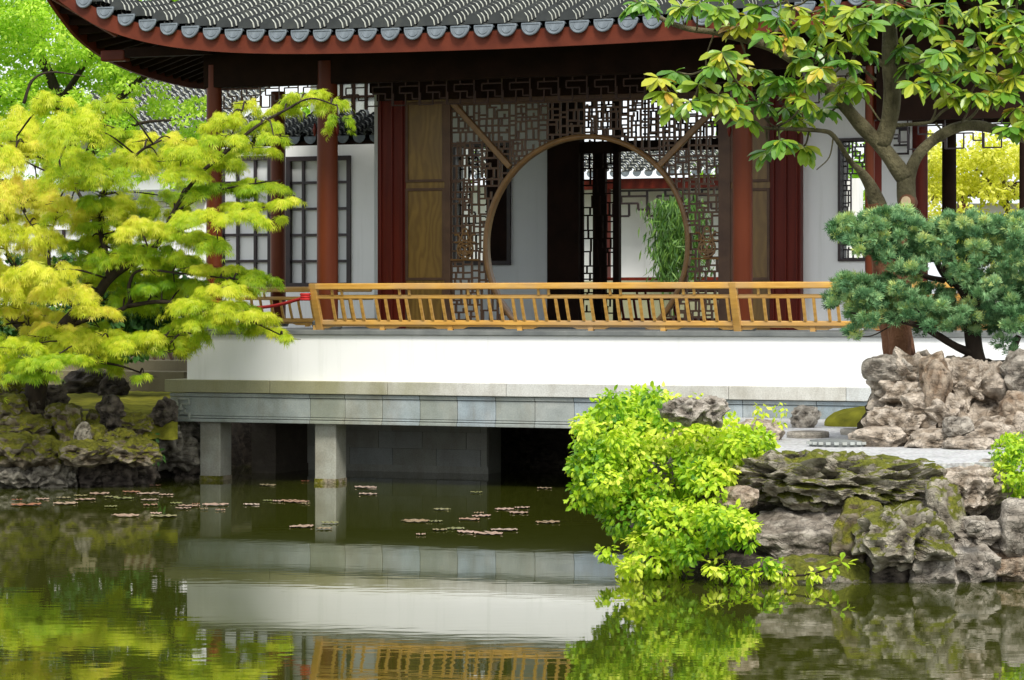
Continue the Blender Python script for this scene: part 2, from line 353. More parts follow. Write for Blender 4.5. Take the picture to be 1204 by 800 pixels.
# pebble terrace on the right
mb=MB(); pb=[gp(905,26.2),gp(875,23.2),gp(930,22.1),gp(1100,22.0),gp(1300,22.6),(14,22),(14,28.4),gp(1250,29.3),gp(1060,30.3),gp(850,31.3),gp(835,28.5)]
n_=len(pb); mb.add([(x,y,.885) for x,y in pb]+[(x,y,.80) for x,y in pb],[tuple(range(n_))]+[(i,(i+1)%n_,n_+(i+1)%n_,n_+i) for i in range(n_)])
tag(mb.build('pebble_path',M['pebble']),kind='structure')

# ------------------------------------------------------------------ PAVILION
pav=bframe('pavilion',label='red columned garden pavilion with grey tiled roof on a white platform over the pond',cat='pavilion')
FL=1.86
uL=lambda px:U(px,0)
uR=U(1330,0)
# platform
mb=MB(); mb.box(U(220,0),uR,0,.35,1.243,1.80); mb.box(U(220,0),U(220,0)+.3,.35,8.5,1.243,1.80); mb.build('platform_wall',M['white'],pav)
mb=MB(); mb.box(U(198,0),uR,-.10,8.6,1.087,1.243)
x=U(198,0); mb2=MB()
for i in range(9):
    w_=random.uniform(1.35,1.7); mb2.tint=random.uniform(.3,.45) if i==0 else random.uniform(.3,.5)
    mb2.box(x,min(x+w_-.004,uR),-.10,.5,1.087,1.243); x+=w_
mb2.build('coping',M['capstone'],pav,bevel=.008)
mb=MB(); mb.box(U(220,0)+.01,uR,.03,8.6,.745,1.24); mb.build('platform_slab',M['block'],pav)
mb=MB(); x=U(202.5,0); joints=[202.5,367,408,452,496,540,585,631,677,760,875,962,1070,1180,1330]
mb3=MB()
tints=[.5,.1,.3,.62,.15,.62,.2,.3,.6,.55,.5,.6,.4,.5]
for i in range(len(joints)-1):
    a,b=U(joints[i],0),U(joints[i+1],0)-.005; mb.tint=tints[i]
    mb.box(a,b,-.05,.03,.80,1.03)                       # field
    mb.box(a,b,-.075,.03,.725,.765); mb.box(a,b,-.06,.03,.772,.795)
    mb.box(a,b,-.065,.03,1.035,1.080)
mb.build('stone_course',M['course'],pav,bevel=.006)
# carved key pattern at the left end of the course
mb=MB(); 
def K(px0,py0,px1,py1):
    (a,za),(b,zb)=at(px0,py0,-.05),at(px1,py1,-.05); mb.box(a,b,-.078,-.045,za,zb)
mb.tint=.9
for q in [(208,468,210,493),(208,468,222,470),(208,491,222,493),(213,474,222,476),(213,474,215,480),(210,480,219,482),(217,480,219,487),(213,485,222,487),(222,468,224,476),(222,485,224,493)]: K(*q)
mb.build('carved_key_pattern',M['course'],pav)
mb=MB(); mb.box(U(220,0)-.02,uR,-.04,8.5,1.803,FL); mb.build('floor',M['cap'],pav,bevel=.006)
for px in (252,387):
    mb=MB(); a=U(px-17,.06); zb=-.4
    mb.box(a,a+.285,.06,.355,zb,.723); mb.tint=.2
    o=mb.build('pillar',M['pillar'],pav,bevel=.012)
    mb=MB(); mb.box(a-.004,a+.289,.056,.359,-.3,.055); mb.build('tide_mark',M['rk_green'],o)
mb=MB()
for r in range(4):
    zz=.04+r*.22; xx=U(312,2.5)-(.2 if r%2 else 0)
    while xx<U(573,2.5):
        x1=min(xx+.62,U(573,2.5)); mb.tint=random.uniform(.2,.5); mb.box(max(xx,U(312,2.5)),x1-.006,2.5,2.9,zz+.05,zz+.265); xx+=.62
mb.box(U(312,2.5),U(573,2.5),2.53,2.95,-.5,.9)
mb.build('foundation_wall',M['block'],pav)
mb=MB(); mb.box(U(220,0)+.05,U(220,0)+.4,1.6,8.5,-.5,.74); mb.build('foundation_wall',M['rk_dark'],pav)  # added dark wall, blocks the pale garden wall from the water reflection
# columns
VC=.9
def column(px,v,wpx,mat='red',ztop=5.2,base=True):
    d_=D0; u=U(px,v); rx=(px-CX)/F; dist_=(v+D0*cs)/(rx*sn+cs); r=wpx*dist_/F/2
    mb=MB(); mb.lathe([(r,FL+.05),(r,ztop*.6),(r*.95,ztop)],(u,v),24)
    o=mb.build('column',M[mat],pav); smooth_by_angle(o)
    if base:
        b=MB(); b.lathe([(r*1.25,FL),(r*1.45,FL+.04),(r*1.4,FL+.10),(r*1.12,FL+.12)],(u,v),24); bo=b.build('column_base',M['cap'],o); smooth_by_angle(bo)
    return o
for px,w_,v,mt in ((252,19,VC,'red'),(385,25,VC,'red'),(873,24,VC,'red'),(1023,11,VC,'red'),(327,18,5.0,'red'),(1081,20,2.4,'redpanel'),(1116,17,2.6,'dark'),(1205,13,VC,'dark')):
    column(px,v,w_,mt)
# eave beam above the columns, with protruding ends
mb=MB(); z0=Zv(602,92,VC); ztop=Zv(602,40,VC)
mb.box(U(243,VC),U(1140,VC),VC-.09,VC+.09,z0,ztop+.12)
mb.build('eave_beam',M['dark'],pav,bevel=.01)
for a,b,py in ((122,150,70),(1108,1082,31)):
    mb=MB(); zc=Zv(a,py,VC); sg=1 if a<600 else -1; mb.box(U(a,VC-.35),U(b,VC-.35),VC-.44,VC-.28,zc-.07,zc+.07)
    mb.build('purlin_end',M['fascia'],pav,bevel=.02)
    mb=MB(); mb.box(U(b,VC-.35),U(b+100*sg,VC-.35),VC-.43,VC-.29,zc-.03,zc+.09); mb.build('purlin',M['dark'],pav)  # inner length coloured dark, shade under the eave put into the colour
mb=MB(); 
for v_,zz in ((5.8,ztop+.1),(2.2,ztop+.3)):
    mb.box(U(243,VC),U(1100,VC),v_-.1,v_+.1,zz-.35,zz+.15)
mb.build('cross_beam',M['dark'],pav)
# ---- hanging fretwork under the beam
def fret(u0,u1,v,zt,h,name,mat,th=.016,per=.36,parent=pav):
    mb=MB(); n=max(1,round((u1-u0)/per)); p=(u1-u0)/n
    zb=zt-h; zm=zt-h*.5
    def hb(a,b,z): mb.box(a,b,v-th/2,v+th/2,z-th/2,z+th/2)
    def vb(a,z0,z1): mb.box(a-th/2,a+th/2,v-th/2+.0015,v+th/2-.0015,z0,z1)
    hb(u0,u1,zt)
    for i in range(n):
        a=u0+i*p
        hb(a,a+p*.5,zb); vb(a+p*.5,zb,zm); hb(a+p*.28,a+p*.75,zm); vb(a+p*.28,zm-.0,zt-h*.22)
        hb(a+p*.28,a+p*1.0,zt-h*.22); vb(a+p*.75,zb+h*.25,zm); hb(a+p*.75,a+p*1.0,zb+h*.25); vb(a+p,zb,zt); vb(a+p*.5,zt-h*.22,zt)
        vb(a+p*.0+th,zb,zm)
    return mb.build(name,M[mat],parent)
fret(U(398,VC),U(862,VC),VC,Zv(602,91,VC),.30,'hanging_fretwork','frieze')
fret(U(262,VC),U(373,VC),VC,Zv(320,98,VC),.30,'hanging_fretwork','brown',per=.28)
fret(U(886,VC),U(1010,VC),VC,Zv(950,91,VC),.30,'hanging_fretwork','frieze')
mb=MB(); mb.box(U(1032,VC),U(1240,VC),VC-.06,VC+.06,Zv(1100,141,VC),Zv(1100,60,VC)); mb.box(U(1075,2.3),U(1260,2.3),2.25,2.35,Zv(1100,146,2.3),Zv(1100,70,2.3)); mb.build('gallery_header',M['dark'],pav)
fret(U(1024,VC),U(1200,VC),VC,Zv(1100,140,VC),.34,'hanging_fretwork','black',per=.42)
# small bead corners on columns (pink lotus drops either side of the column head)
for px in (384,873):
    for s in (-1,1):
        mb=MB(); u=U(px,VC)+s*.155; z=Zv(px,153,VC); mb.lathe([(.004,z+.09),(.018,z+.05),(.028,z),(.018,z-.05),(.004,z-.08)],(u,VC-.02),10)
        o=mb.build('carved_drop',M['redpanel'],pav,smooth=True)
# ---- lattice generator
def lattice(mb,u0,u1,z0,z1,v,cell,th,hole=None,seed=1,dep=.03,jit=.35,frame=True):
    rnd=random.Random(seed); segs=[]
    def rec(a,b,c,d,dp=0):
        w,h=b-a,d-c
        if (w<cell*1.25 and h<cell*1.6) or dp>14: return
        if w/h>rnd.uniform(.6,1.25) and w>cell*1.1:
            m=a+w*rnd.uniform(.5-jit*.5,.5+jit*.5); segs.append(('v',m,c,d)); rec(a,m,c,d,dp+1); rec(m,b,c,d,dp+1)
        elif h>cell*1.1:
            m=c+h*rnd.uniform(.5-jit*.5,.5+jit*.5); segs.append(('h',m,a,b)); rec(a,b,c,m,dp+1); rec(a,b,m,d,dp+1)
    # several columns of panels so no long straight cuts cross the field
    nx=max(1,round((u1-u0)/(cell*4))); nz=max(1,round((z1-z0)/(cell*5)))
    for i in range(nx):
        for j in range(nz):
            a=u0+(u1-u0)*i/nx; b=u0+(u1-u0)*(i+1)/nx; c=z0+(z1-z0)*j/nz; d=z0+(z1-z0)*(j+1)/nz
            if i: segs.append(('v',a+rnd.uniform(-.03,.03),c,d))
            if j: segs.append(('h',c+rnd.uniform(-.03,.03),a,b))
            rec(a,b,c,d)
    if frame: segs += [('v',u0,z0,z1),('v',u1,z0,z1),('h',z0,u0,u1),('h',z1,u0,u1)]
    def emit(k,m,a,b):
        if b-a<.012: return
        e=rnd.uniform(0,.0015)
        if k=='v': mb.box(m-th/2,m+th/2,v-dep/2+e,v+dep/2-e,a,b)
        else: mb.box(a,b,v-dep/2+.002+e,v+dep/2-.002-e,m-th/2,m+th/2)
    for k,m,a,b in segs:
        if rnd.random()<.10 and (b-a)<cell*2.2: # broken piece
            b=a+(b-a)*.55
        if hole:
            cu,cz,r=hole; q=(m-(cu if k=='v' else cz)); 
            if abs(q)<r:
                hh=math.sqrt(r*r-q*q); c=(cz if k=='v' else cu); lo,hi=c-hh,c+hh
                if hi<=a or lo>=b: emit(k,m,a,b)
                else:
                    if a<lo: emit(k,m,a,lo)
                    if b>hi: emit(k,m,hi,b)
                continue
        emit(k,m,a,b)
# ---- front screen with moon gate, plane v=2.2
VS=2.2
zs=lambda py,px=690:Zv(px,py,VS)
us=lambda px:U(px,VS)
cu,cz=us(689),zs(288); rad=zs(158)-cz-.03
scr=MB(); scr.box(us(524),us(531),VS-.045,VS+.045,FL,zs(118)); scr.box(us(846),us(860),VS-.045,VS+.045,FL,zs(118)); scr.box(us(524),us(860),VS-.05,VS+.05,zs(118),zs(112))
scr=scr.build('lattice_screen',M['brown'],pav,bevel=.006)
mb=MB(); lattice(mb,us(531),us(846),FL+.05,zs(119),VS,.10,.024,(cu,cz,rad),3,jit=.6); mb.build('lattice_work',M['brown'],scr)
mb=MB(); n=72
vs=[];fs=[]
for k in range(n):
    a=2*math.pi*k/n
    for rr,vv in ((rad-.035,VS-.06),(rad+.035,VS-.06),(rad+.035,VS+.06),(rad-.035,VS+.06),(rad,VS-.075)):
        pass
prof_=[(rad-.03,VS-.045),(rad-.01,VS-.06),(rad+.01,VS-.06),(rad+.03,VS-.045),(rad+.03,VS+.05),(rad-.03,VS+.05)]
k0,k1=-58,238
for k in range(n+1):
    a=R(k0+(k1-k0)*k/n)
    for rr,vv in prof_: vs.append((cu+rr*math.cos(a),vv,cz+rr*math.sin(a)))
c_=len(prof_)
for k in range(n):
    for j in range(c_): fs.append((k*c_+j,k*c_+(j+1)%c_,(k+1)*c_+(j+1)%c_,(k+1)*c_+j))
mb.add(vs,fs); o=mb.build('round_gate_frame',M['ring'],scr); smooth_by_angle(o,50)
for (ax,ay,bx,by) in ((530,118,601,197),(848,120,776,195)):
    a=at(ax,ay,VS); b=at(bx,by,VS); mb=MB(); mb.bar((a[0],VS-.012,a[1]),(b[0],VS-.012,b[1]),.075,.075,(0,1,0)); mb.build('diagonal_brace',M['ring'],scr,bevel=.01)
# vase shaped carved medallions
for px,py,mt in ((548,290,'ring'),(832,288,'ring')):
    mb=MB(); (u,z)=at(px,py,VS); v=VS-.03
    def arc(cu_,cz_,r,a0,a1,sx=1):
        pts=[(cu_+sx*r*math.cos(R(a0+(a1-a0)*i/14)),v,cz_+r*math.sin(R(a0+(a1-a0)*i/14))) for i in range(15)]; mb.tube(pts,.012,5)
    arc(u,z-.04,.11,0,360); arc(u,z-.04,.07,0,360); arc(u,z+.12,.05,0,360); arc(u,z+.12,.09,200,340,1); arc(u,z+.19,.035,0,360)
    for s in (-1,1): arc(u+s*.12,z+.10,.05,60,300,s); arc(u+s*.055,z-.04,.05,0,360); arc(u+s*.05,z-.10,.04,90,270,s)
    mb.tube([(u-.2,v,z-.17),(u+.2,v,z-.17)],.012,5); mb.build('carved_vase_medallion',M[mt],scr)
# yellow folded doors and dark red panels
for a,b in ((478,524),(860,906)):
    mb=MB(); u0,u1=us(a),us(b); mb.box(u0,u1,VS-.02,VS+.02,FL,zs(118,a)); o=mb.build('door_leaf',M['door'],pav)
    mb=MB(); fr=.035
    for z0_,z1_ in ((FL+.06,zs(336,a)),(zs(330,a),zs(222,a)),(zs(215,a),zs(121,a))):
        mb.box(u0,u0+fr,VS-.04,VS-.018,z0_,z1_); mb.box(u1-fr,u1,VS-.04,VS-.018,z0_,z1_); mb.box(u0+fr,u1-fr,VS-.038,VS-.018,z0_,z0_+fr); mb.box(u0+fr,u1-fr,VS-.038,VS-.018,z1_-fr,z1_)
    mb.build('door_moulding',M['brown'],o,bevel=.004)
for a,b in ((445,478),(906,942)):
    mb=MB(); u0,u1=us(a),us(b); zt=zs(112,a)
    mb.box(u0,u1,VS-.03,VS+.09,FL,zt); 
    for k in (.1,.5,.86): mb.box(u0+(u1-u0)*k,u0+(u1-u0)*(k+.06),VS-.055,VS-.028,FL,zt-.02)
    mb.build('red_door_panel',M['redpanel'],pav,bevel=.005)
mb=MB(); mb.box(us(445),us(942),VS-.06,VS+.06,zs(112),zs(60)); mb.build('header_panel',M['dark'],pav)
# hall rear wall, plane v=5.8
VR=5.8
ur=lambda px:U(px,VR); zr=lambda px,py:Zv(px,py,VR)
mb=MB(); zt=5.6
w0,w1,wz0,wz1=ur(537),ur(597),zr(570,307),zr(570,172)
mb.box(ur(440),w0,VR,VR+.2,FL,zt); mb.box(w1,ur(647),VR,VR+.2,FL,zt); mb.box(w0,w1,VR,VR+.2,FL,wz0); mb.box(w0,w1,VR,VR+.2,wz1,zt)
mb.build('rear_wall',M['white2'],pav)
mb=MB()
mb.box(w0-.05,w1+.05,VR-.04,VR+.24,wz0-.06,wz0); mb.box(w0-.05,w1+.05,VR-.04,VR+.24,wz1,wz1+.06); mb.box(w0-.05,w0,VR-.04,VR+.24,wz0,wz1); mb.box(w1,w1+.05,VR-.04,VR+.24,wz0,wz1)
wn=mb.build('rear_window',M['black'],pav)
mb=MB(); lattice(mb,w0,w1,wz0,wz1,VR+.12,.13,.02,seed=9); mb.build('window_lattice',M['dark'],wn)
mb=MB(); mb.box(ur(573),w1,VR+.02,VR+.06,wz0,wz1); mb.build('window_shutter',M['dark'],wn)
mb=MB(); mb.box(ur(647),ur(684),VR-.12,VR+.1,FL,zt); mb.box(ur(722),ur(729),VR-.05,VR+.05,FL,zt-.2); mb.box(ur(684),ur(900),VR-.05,VR+.05,zr(760,178),zr(760,166)); mb.build('rear_door_frame',M['dark'],pav)
mb=MB(); lattice(mb,ur(685),ur(722),FL+.05,zr(700,180),VR,.13,.02,seed=14,jit=.5)
lattice(mb,ur(686),ur(900),zr(760,166),zr(760,112),VR,.11,.022,seed=15)
for i in range(6):
    a=ur(697+i*2.4); mb.box(a-.02,a+.02,VR+.05+.004*i,VR+.09+.004*i,FL,zr(700,178))
mb.build('rear_lattice',M['dark'],pav)
mb=MB(); mb.box(ur(900),ur(960),VR,VR+.2,FL,zt); mb.build('rear_wall_end',M['white2'],pav)
# right hand wall, plane v=2.3
VW=2.3; uw=lambda px:U(px,VW); zw=lambda px,py:Zv(px,py,VW)
mb=MB(); a,b,c,d=uw(989),uw(1019),zw(1000,304),zw(1000,166); ztw=5.5
mb.box(uw(942),a,VW,VW+.22,FL,ztw); mb.box(b,uw(1072),VW,VW+.22,FL,ztw); mb.box(a,b,VW,VW+.22,FL,c); mb.box(a,b,VW,VW+.22,d,ztw)
mb.build('side_wall',M['white'],pav)
mb=MB(); e=.035
mb.box(a-e,a,VW-.03,VW+.25,c-e,d+e); mb.box(b,b+e,VW-.03,VW+.25,c-e,d+e); mb.box(a,b,VW-.03,VW+.25,c-e,c); mb.box(a,b,VW-.03,VW+.25,d,d+e)
wn=mb.build('side_window',M['black'],pav)
mb=MB(); lattice(mb,a,b,zw(1000,204),d,VW+.1,.07,.018,seed=4); lattice(mb,a,b,c,zw(1000,288),VW+.1,.07,.018,seed=5); lattice(mb,a,uw(998),zw(1000,288),zw(1000,204),VW+.1,.06,.016,seed=6); mb.build('window_lattice',M['black'],wn)
mb=MB(); a,b=uw(1051),uw(1068)
for q in [(1051,150,1070,152),(1068,150,1070,164),(1057,152,1059,172),(1057,152,1069,154),(1051,170,1069,172),(1051,180,1069,182),(1067,172,1069,182),(1051,162,1059,164)]:
    (p0,z0_),(p1,z1_)=at(q[0],q[1],VW-.08),at(q[2],q[3],VW-.08); mb.box(p0,p1,VW-.1,VW-.08,z0_,z1_)
mb.build('wall_fretwork',M['black'],pav)
# ---------------- roof
VE=-.35
zb0=Zv(602,57.5,VE); UC=U(40,VE); UD=U(1215,VE); uLs=U(272,VE); uRs=UD-(uLs-UC)
VB=7.6; VM=(VE+VB)/2; ZE=zb0+.29
def lift1(t): return .127*t**2.1 if t>0 else 0
def lift_at(u,v):
    a=max(0,uLs-u); b=max(0,u-uRs); L=lift1(max(a,b))
    vf=max(0,(VE+(uLs-UC))-v); vb=max(0,v-(VB-(uLs-UC)))
    w=min(v-VE,VB-v); s=min(u-UC,UD-u)
    Lf=L*math.exp(-max(0,w)/1.1); Ls=lift1(max(vf,vb))*math.exp(-max(0,s)/1.1)
    return max(Lf,Ls)
def roofz(u,v):
    w=max(0,min(v-VE,VB-v,u-UC,UD-u)); return ZE+.30*w+.035*w*w+lift_at(u,v)
PIT=.298; EX=.11
def tile_rows(mb,mbp,edge):
    # edge: 'f','b','l','r'; rows run up the slope from that eave
    L0,L1=(UC,UD) if edge in 'fb' else (VE,VB)
    n=int((L1-L0)/PIT); p=(L1-L0)/n; half=(VB-VE)/2
    def pos(s,w):
        if edge=='f': return (s,VE+w)
        if edge=='b': return (s,VB-w)
        if edge=='l': return (UC+w,s)
        return (UD-w,s)
    drip=[]
    for i in range(n+1):
        s=L0+i*p
        wm=min(s-L0,L1-s,half)
        for kind in (0,1):
            ss=s if kind==0 else s+p/2
            if ss>L1: continue
            wm=max(.06,min(ss-L0,L1-ss,half)); K_=int(wm/EX)+1
            if kind==1: drip.append(ss)
            for k in range(K_):
                w0=k*EX; w1=min(w0+EX,wm+.05)
                rows=[]
                for w_,r in ((w0,.104),(w1,.084)):
                    u,v=pos(ss,w_); z=roofz(u,v)
                    arc=[]
                    for j in range(7):
                        a=math.pi*j/6
                        if kind==0: off=r*math.cos(a); hz=r*math.sin(a)*1.25+ (0.012 if w_==w0 else 0)
                        else: off=.085*math.cos(a); hz=-.045*math.sin(a)+.0+(0.022 if w_==w0 else 0)
                        uu,vv=pos(ss+off,w_); arc.append((uu,vv,z+hz))
                    rows.append(arc)
                lip=[]
                u,v=pos(ss,w0); z=roofz(u,v)
                for j in range(7):
                    a=math.pi*j/6
                    if kind==0: off=.078*math.cos(a); hz=.078*math.sin(a)*1.25
                    else: off=.085*math.cos(a); hz=-.045*math.sin(a)
                    uu,vv=pos(ss+off,w0); lip.append((uu,vv,z+hz))
                t=mb if kind==0 else mbp
                r0,r1=rows
                # pale band near the lower lip, darker body above
                mid=[tuple(r0[j][c]*.5+r1[j][c]*.5 for c in range(3)) for j in range(7)]
                t.tint=1.0 if kind==0 else .12  # pans kept dark: shade between the barrels is put into the tint
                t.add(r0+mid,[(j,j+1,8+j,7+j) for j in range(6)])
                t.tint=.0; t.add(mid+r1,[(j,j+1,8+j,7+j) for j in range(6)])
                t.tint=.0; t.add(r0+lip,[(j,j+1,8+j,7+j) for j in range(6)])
            if kind==0: # end cap
                u,v=pos(ss,0); z=roofz(u,v); e=-.012
                cap=[]
                for j in range(7):
                    a=math.pi*j/6; uu,vv=pos(ss+.104*math.cos(a),e); cap.append((uu,vv,z+.104*math.sin(a)+.01))
                mb.tint=0; mb.add(cap,[tuple(range(7))])
    return drip,pos,p
roof=MB()
# deck below the tiles + soffit
NU,NV=60,30
us_=[UC+(UD-UC)*i/NU for i in range(NU+1)]; vs_=[VE+(VB-VE)*j/NV for j in range(NV+1)]
roof.add([(u,v,roofz(u,v)-.07) for v in vs_ for u in us_],[(j*(NU+1)+i,j*(NU+1)+i+1,(j+1)*(NU+1)+i+1,(j+1)*(NU+1)+i) for j in range(NV) for i in range(NU)])
roof.add([(u,v,roofz(u,v)-.16) for v in vs_ for u in us_],[(j*(NU+1)+i,(j+1)*(NU+1)+i,(j+1)*(NU+1)+i+1,j*(NU+1)+i+1) for j in range(NV) for i in range(NU)])
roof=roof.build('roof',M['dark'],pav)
tm=MB(); tp=MB(); drips=[]
for e in 'fblr':
    dr,pos,p=tile_rows(tm,tp,e)
    if e in 'fl': drips.append((e,dr,pos))
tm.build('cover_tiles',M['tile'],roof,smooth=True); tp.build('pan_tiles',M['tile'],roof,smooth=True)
# fascia
mb=MB(); 
def fasc(pts,th):
    n=len(pts); vs=[]
    for (u,v),z,nrm in pts:
        for dz,o_ in ((0,0),(.215,0),(.215,th),(0,th)): vs.append((u+nrm[0]*o_,v+nrm[1]*o_,z+dz))
    mb.add(vs,[(i*4+j,i*4+(j+1)%4,(i+1)*4+(j+1)%4,(i+1)*4+j) for i in range(n-1) for j in range(4)]+[(0,1,2,3),tuple((n-1)*4+j for j in (3,2,1,0))])
zf=lambda u,v:roofz(u,v)-.29
fasc([((UC+(UD-UC)*i/90,VE),zf(UC+(UD-UC)*i/90,VE),(0,1)) for i in range(91)],.05)
fasc([((UC+(UD-UC)*i/60,VB),zf(UC+(UD-UC)*i/60,VB),(0,-1)) for i in range(61)],.05)
fasc([((UC,VE+(VB-VE)*i/60),zf(UC,VE+(VB-VE)*i/60),(1,0)) for i in range(61)],.05)
fasc([((UD,VE+(VB-VE)*i/60),zf(UD,VE+(VB-VE)*i/60),(-1,0)) for i in range(61)],.05)
mb.build('fascia_board',M['fascia'],roof)
# hip end blade at the left corner
mb=MB(); mb.bar((UC-.12,VE-.12,roofz(UC,VE)-.12),(UC+.8,VE+.8,roofz(UC+.8,VE+.8)-.25),.12,.34); mb.build('hip_rafter',M['fascia'],roof,bevel=.02)
mb=MB(); mb.bar((UD+.12,VE-.12,roofz(UD,VE)-.12),(UD-.8,VE+.8,roofz(UD-.8,VE+.8)-.25),.12,.34); mb.build('hip_rafter',M['fascia'],roof,bevel=.02)
mb=MB()
for i in range(60):
    u=UC+.1+(UD-UC-.2)*i/59
    wm=min(1.6,u-UC,UD-u)
    if wm>.2: mb.bar((u,VE+.06,roofz(u,VE+.06)-.20),(u,VE+wm,roofz(u,VE+wm)-.20),.06,.08)
for i in range(36):
    v=VE+.1+(VB-VE-.2)*i/35; wm=min(1.6,v-VE,VB-v)
    if wm>.2: mb.bar((UC+.06,v,roofz(UC+.06,v)-.20),(UC+wm,v,roofz(UC+wm,v)-.20),.06,.08)
mb.build('rafters',M['dark'],roof)
mb=MB(); rz=roofz(UC+4,VM)+.1; mb.box(UC+(VM-VE),UD-(VM-VE),VM-.14,VM+.14,rz-.15,rz+.25); mb.build('ridge',M['tile'],roof,bevel=.03)
# drip tiles: one mesh, copied
mb=MB(); n=14; rw=.118
fr=[(rw*math.cos(-math.pi*k/n),0,(.135 if True else 0)*math.sin(-math.pi*k/n)-.0) for k in range(n+1)]
vs=[(x,0,z) for x,_,z in fr]+[(x,.018,z) for x,_,z in fr]; N1=n+1
mb.add(vs,[tuple(range(N1-1,-1,-1)),tuple(range(N1,2*N1))]+[(k,k+1,N1+k+1,N1+k) for k in range(n)]+[(n,0,N1,N1+n)])
mb.tube([(x*.96,-.002,z*.96) for x,_,z in fr],.009,5); mb.box(-rw,rw,-.008,.06,-.004,.014)
mb.tube([(x*.55,-.002,z*.55-.02) for x,_,z in fr],.006,5)
proto=None
for e,dr,pos in drips:
    for s in dr:
        u,v=pos(s,-.03)
        if proto is None: proto=mb.build('drip_tile',M['drip'],roof); o=proto
        else:
            o=proto.copy(); COL.objects.link(o); o.parent=roof
        o.location=(u,v,roofz(*pos(s,0))-.02); o.rotation_euler=(R(-12),0,0 if e=='f' else R(-90))
        if e=='l': o.rotation_euler=(R(-12),0,R(-90))

# ------------------------------------------------------------------ BALUSTRADES
def balustrade(name,label,u0,u1,v,posts,mat='yellow',seed=1,group=None,pitches=(.165,.13),sec=.90):
    root=bframe(name,label=label,cat='balustrade',group=group); rnd=random.Random(seed)
    lean=-.20
    def y(z): t=(z-FL)/.56; return v+lean*(max(0,t)**1.25)
    def rail(nm,z,h,dp):
        mb=MB(); mb.box(u0,u1,y(z)-dp/2,y(z)+dp/2,z-h/2,z+h/2); return mb.build(nm,M[mat],root,bevel=.012)
    rail('top_rail',FL+.525,.075,.07); rail('middle_rail',FL+.40,.05,.05); rail('bottom_rail',FL+.09,.062,.06)
    mb=MB(); n=max(1,round((u1-u0)/sec)); p=(u1-u0)/n
    for i in range(n+1):
        a=u0+i*p; mb.box(a-.03,a+.03,v-.03,v+.03,FL,FL+.058)
        if i<n:
            pr=[(a+.03,FL+.058),(a+.03,FL+.02),(a+.17,FL+.02),(a+.23,FL+.042),(a+p-.23,FL+.042),(a+p-.17,FL+.02),(a+p-.03,FL+.02),(a+p-.03,FL+.058)]
            m_=len(pr); mb.add([(x,v-.02,z) for x,z in pr]+[(x,v+.02,z) for x,z in pr],[tuple(range(m_)),tuple(range(2*m_-1,m_-1,-1))]+[(k,(k+1)%m_,m_+(k+1)%m_,m_+k) for k in range(m_)])
    mb.build('foot_apron',M[mat],root)
    def stick(zt,zb,r):
        mb=MB(); pts=[]
        for i in range(9):
            z=zb+(zt-zb)*i/8; q=(z-FL)/.56; pts.append((0,lean*(max(0,q)**1.6)-.05*math.sin(math.pi*min(1,max(0,q)))+0*(0.0) ,z))
        vs=[]
        for (x_,y_,z_) in pts: vs += [(-r,y_-r*.8,z_),(r,y_-r*.8,z_),(r,y_+r*.8,z_),(-r,y_+r*.8,z_)]
        mb.add(vs,[(i*4+j,i*4+(j+1)%4,(i+1)*4+(j+1)%4,(i+1)*4+j) for i in range(8) for j in range(4)]); return mb
    pr1=None; x=u0+.10; k=0
    while x<u1-.05:
        if all(abs(x-q)>.07 for q in posts):
            if pr1 is None: pr1=stick(FL+.38,FL+.115,.016).build('baluster',M[mat],root); o=pr1
            else: o=pr1.copy(); COL.objects.link(o); o.parent=root
            o.location=(x,v,0); o.rotation_euler=(0,rnd.uniform(-.012,.012),0)
        x+=pitches[k%2]; k+=1
    pr2=None
    for i in range(n):
        for dx in (.06,.22) if i%1==0 else ():
            x=u0+i*p+p*.28+dx*.8
            if pr2 is None: pr2=stick(FL+.50,FL+.42,.014).build('upper_strut',M[mat],root); o=pr2
            else: o=pr2.copy(); COL.objects.link(o); o.parent=root
            o.location=(x,v,0)
    for q in posts:
        mb=stick(FL+.555,FL,.045); mb.build('post',M[mat],root,loc=(q,v,0),bevel=.01)
    return root
VF=.14
balustrade('balustrade','long golden wooden balustrade with leaning curved balusters along the pond front of the pavilion',U(372,VF),uR,VF,[U(377,VF),U(868,VF)],seed=2)
balustrade('balustrade','short golden balustrade set back in the gallery left of the corner, behind the red rope',U(286,5.0),U(447,5.0),4.9,[],seed=3,pitches=(.16,.15))
balustrade('balustrade','dark red balustrade at the rear of the hall seen through the moon gate',U(728,7.2),U(890,7.2),7.2,[],mat='redpanel',seed=4,pitches=(.2,.2))
mb=MB(); a=B2W(U(363,VF-.15),VF-.22,FL+.40); b=B2W(U(252,VC),VC-.12,FL+.36); pts=[]
for i in range(21):
    t=i/20; p=a.lerp(b,t); p.z-=.11*math.sin(math.pi*t); pts.append(p)
mb.tube(pts,.02,8)
for k in range(3): 
    c=a+Vector((-.01,-.02,.03-k*.03)); mb.tube([c+Vector((.05*math.cos(t*.7),.05*math.sin(t*.7),0)) for t in range(10)],.018,6)
tag(mb.build('rope',M['rope'],smooth=True),'red barrier rope knotted to the corner post of the balustrade and sagging to a column','rope')

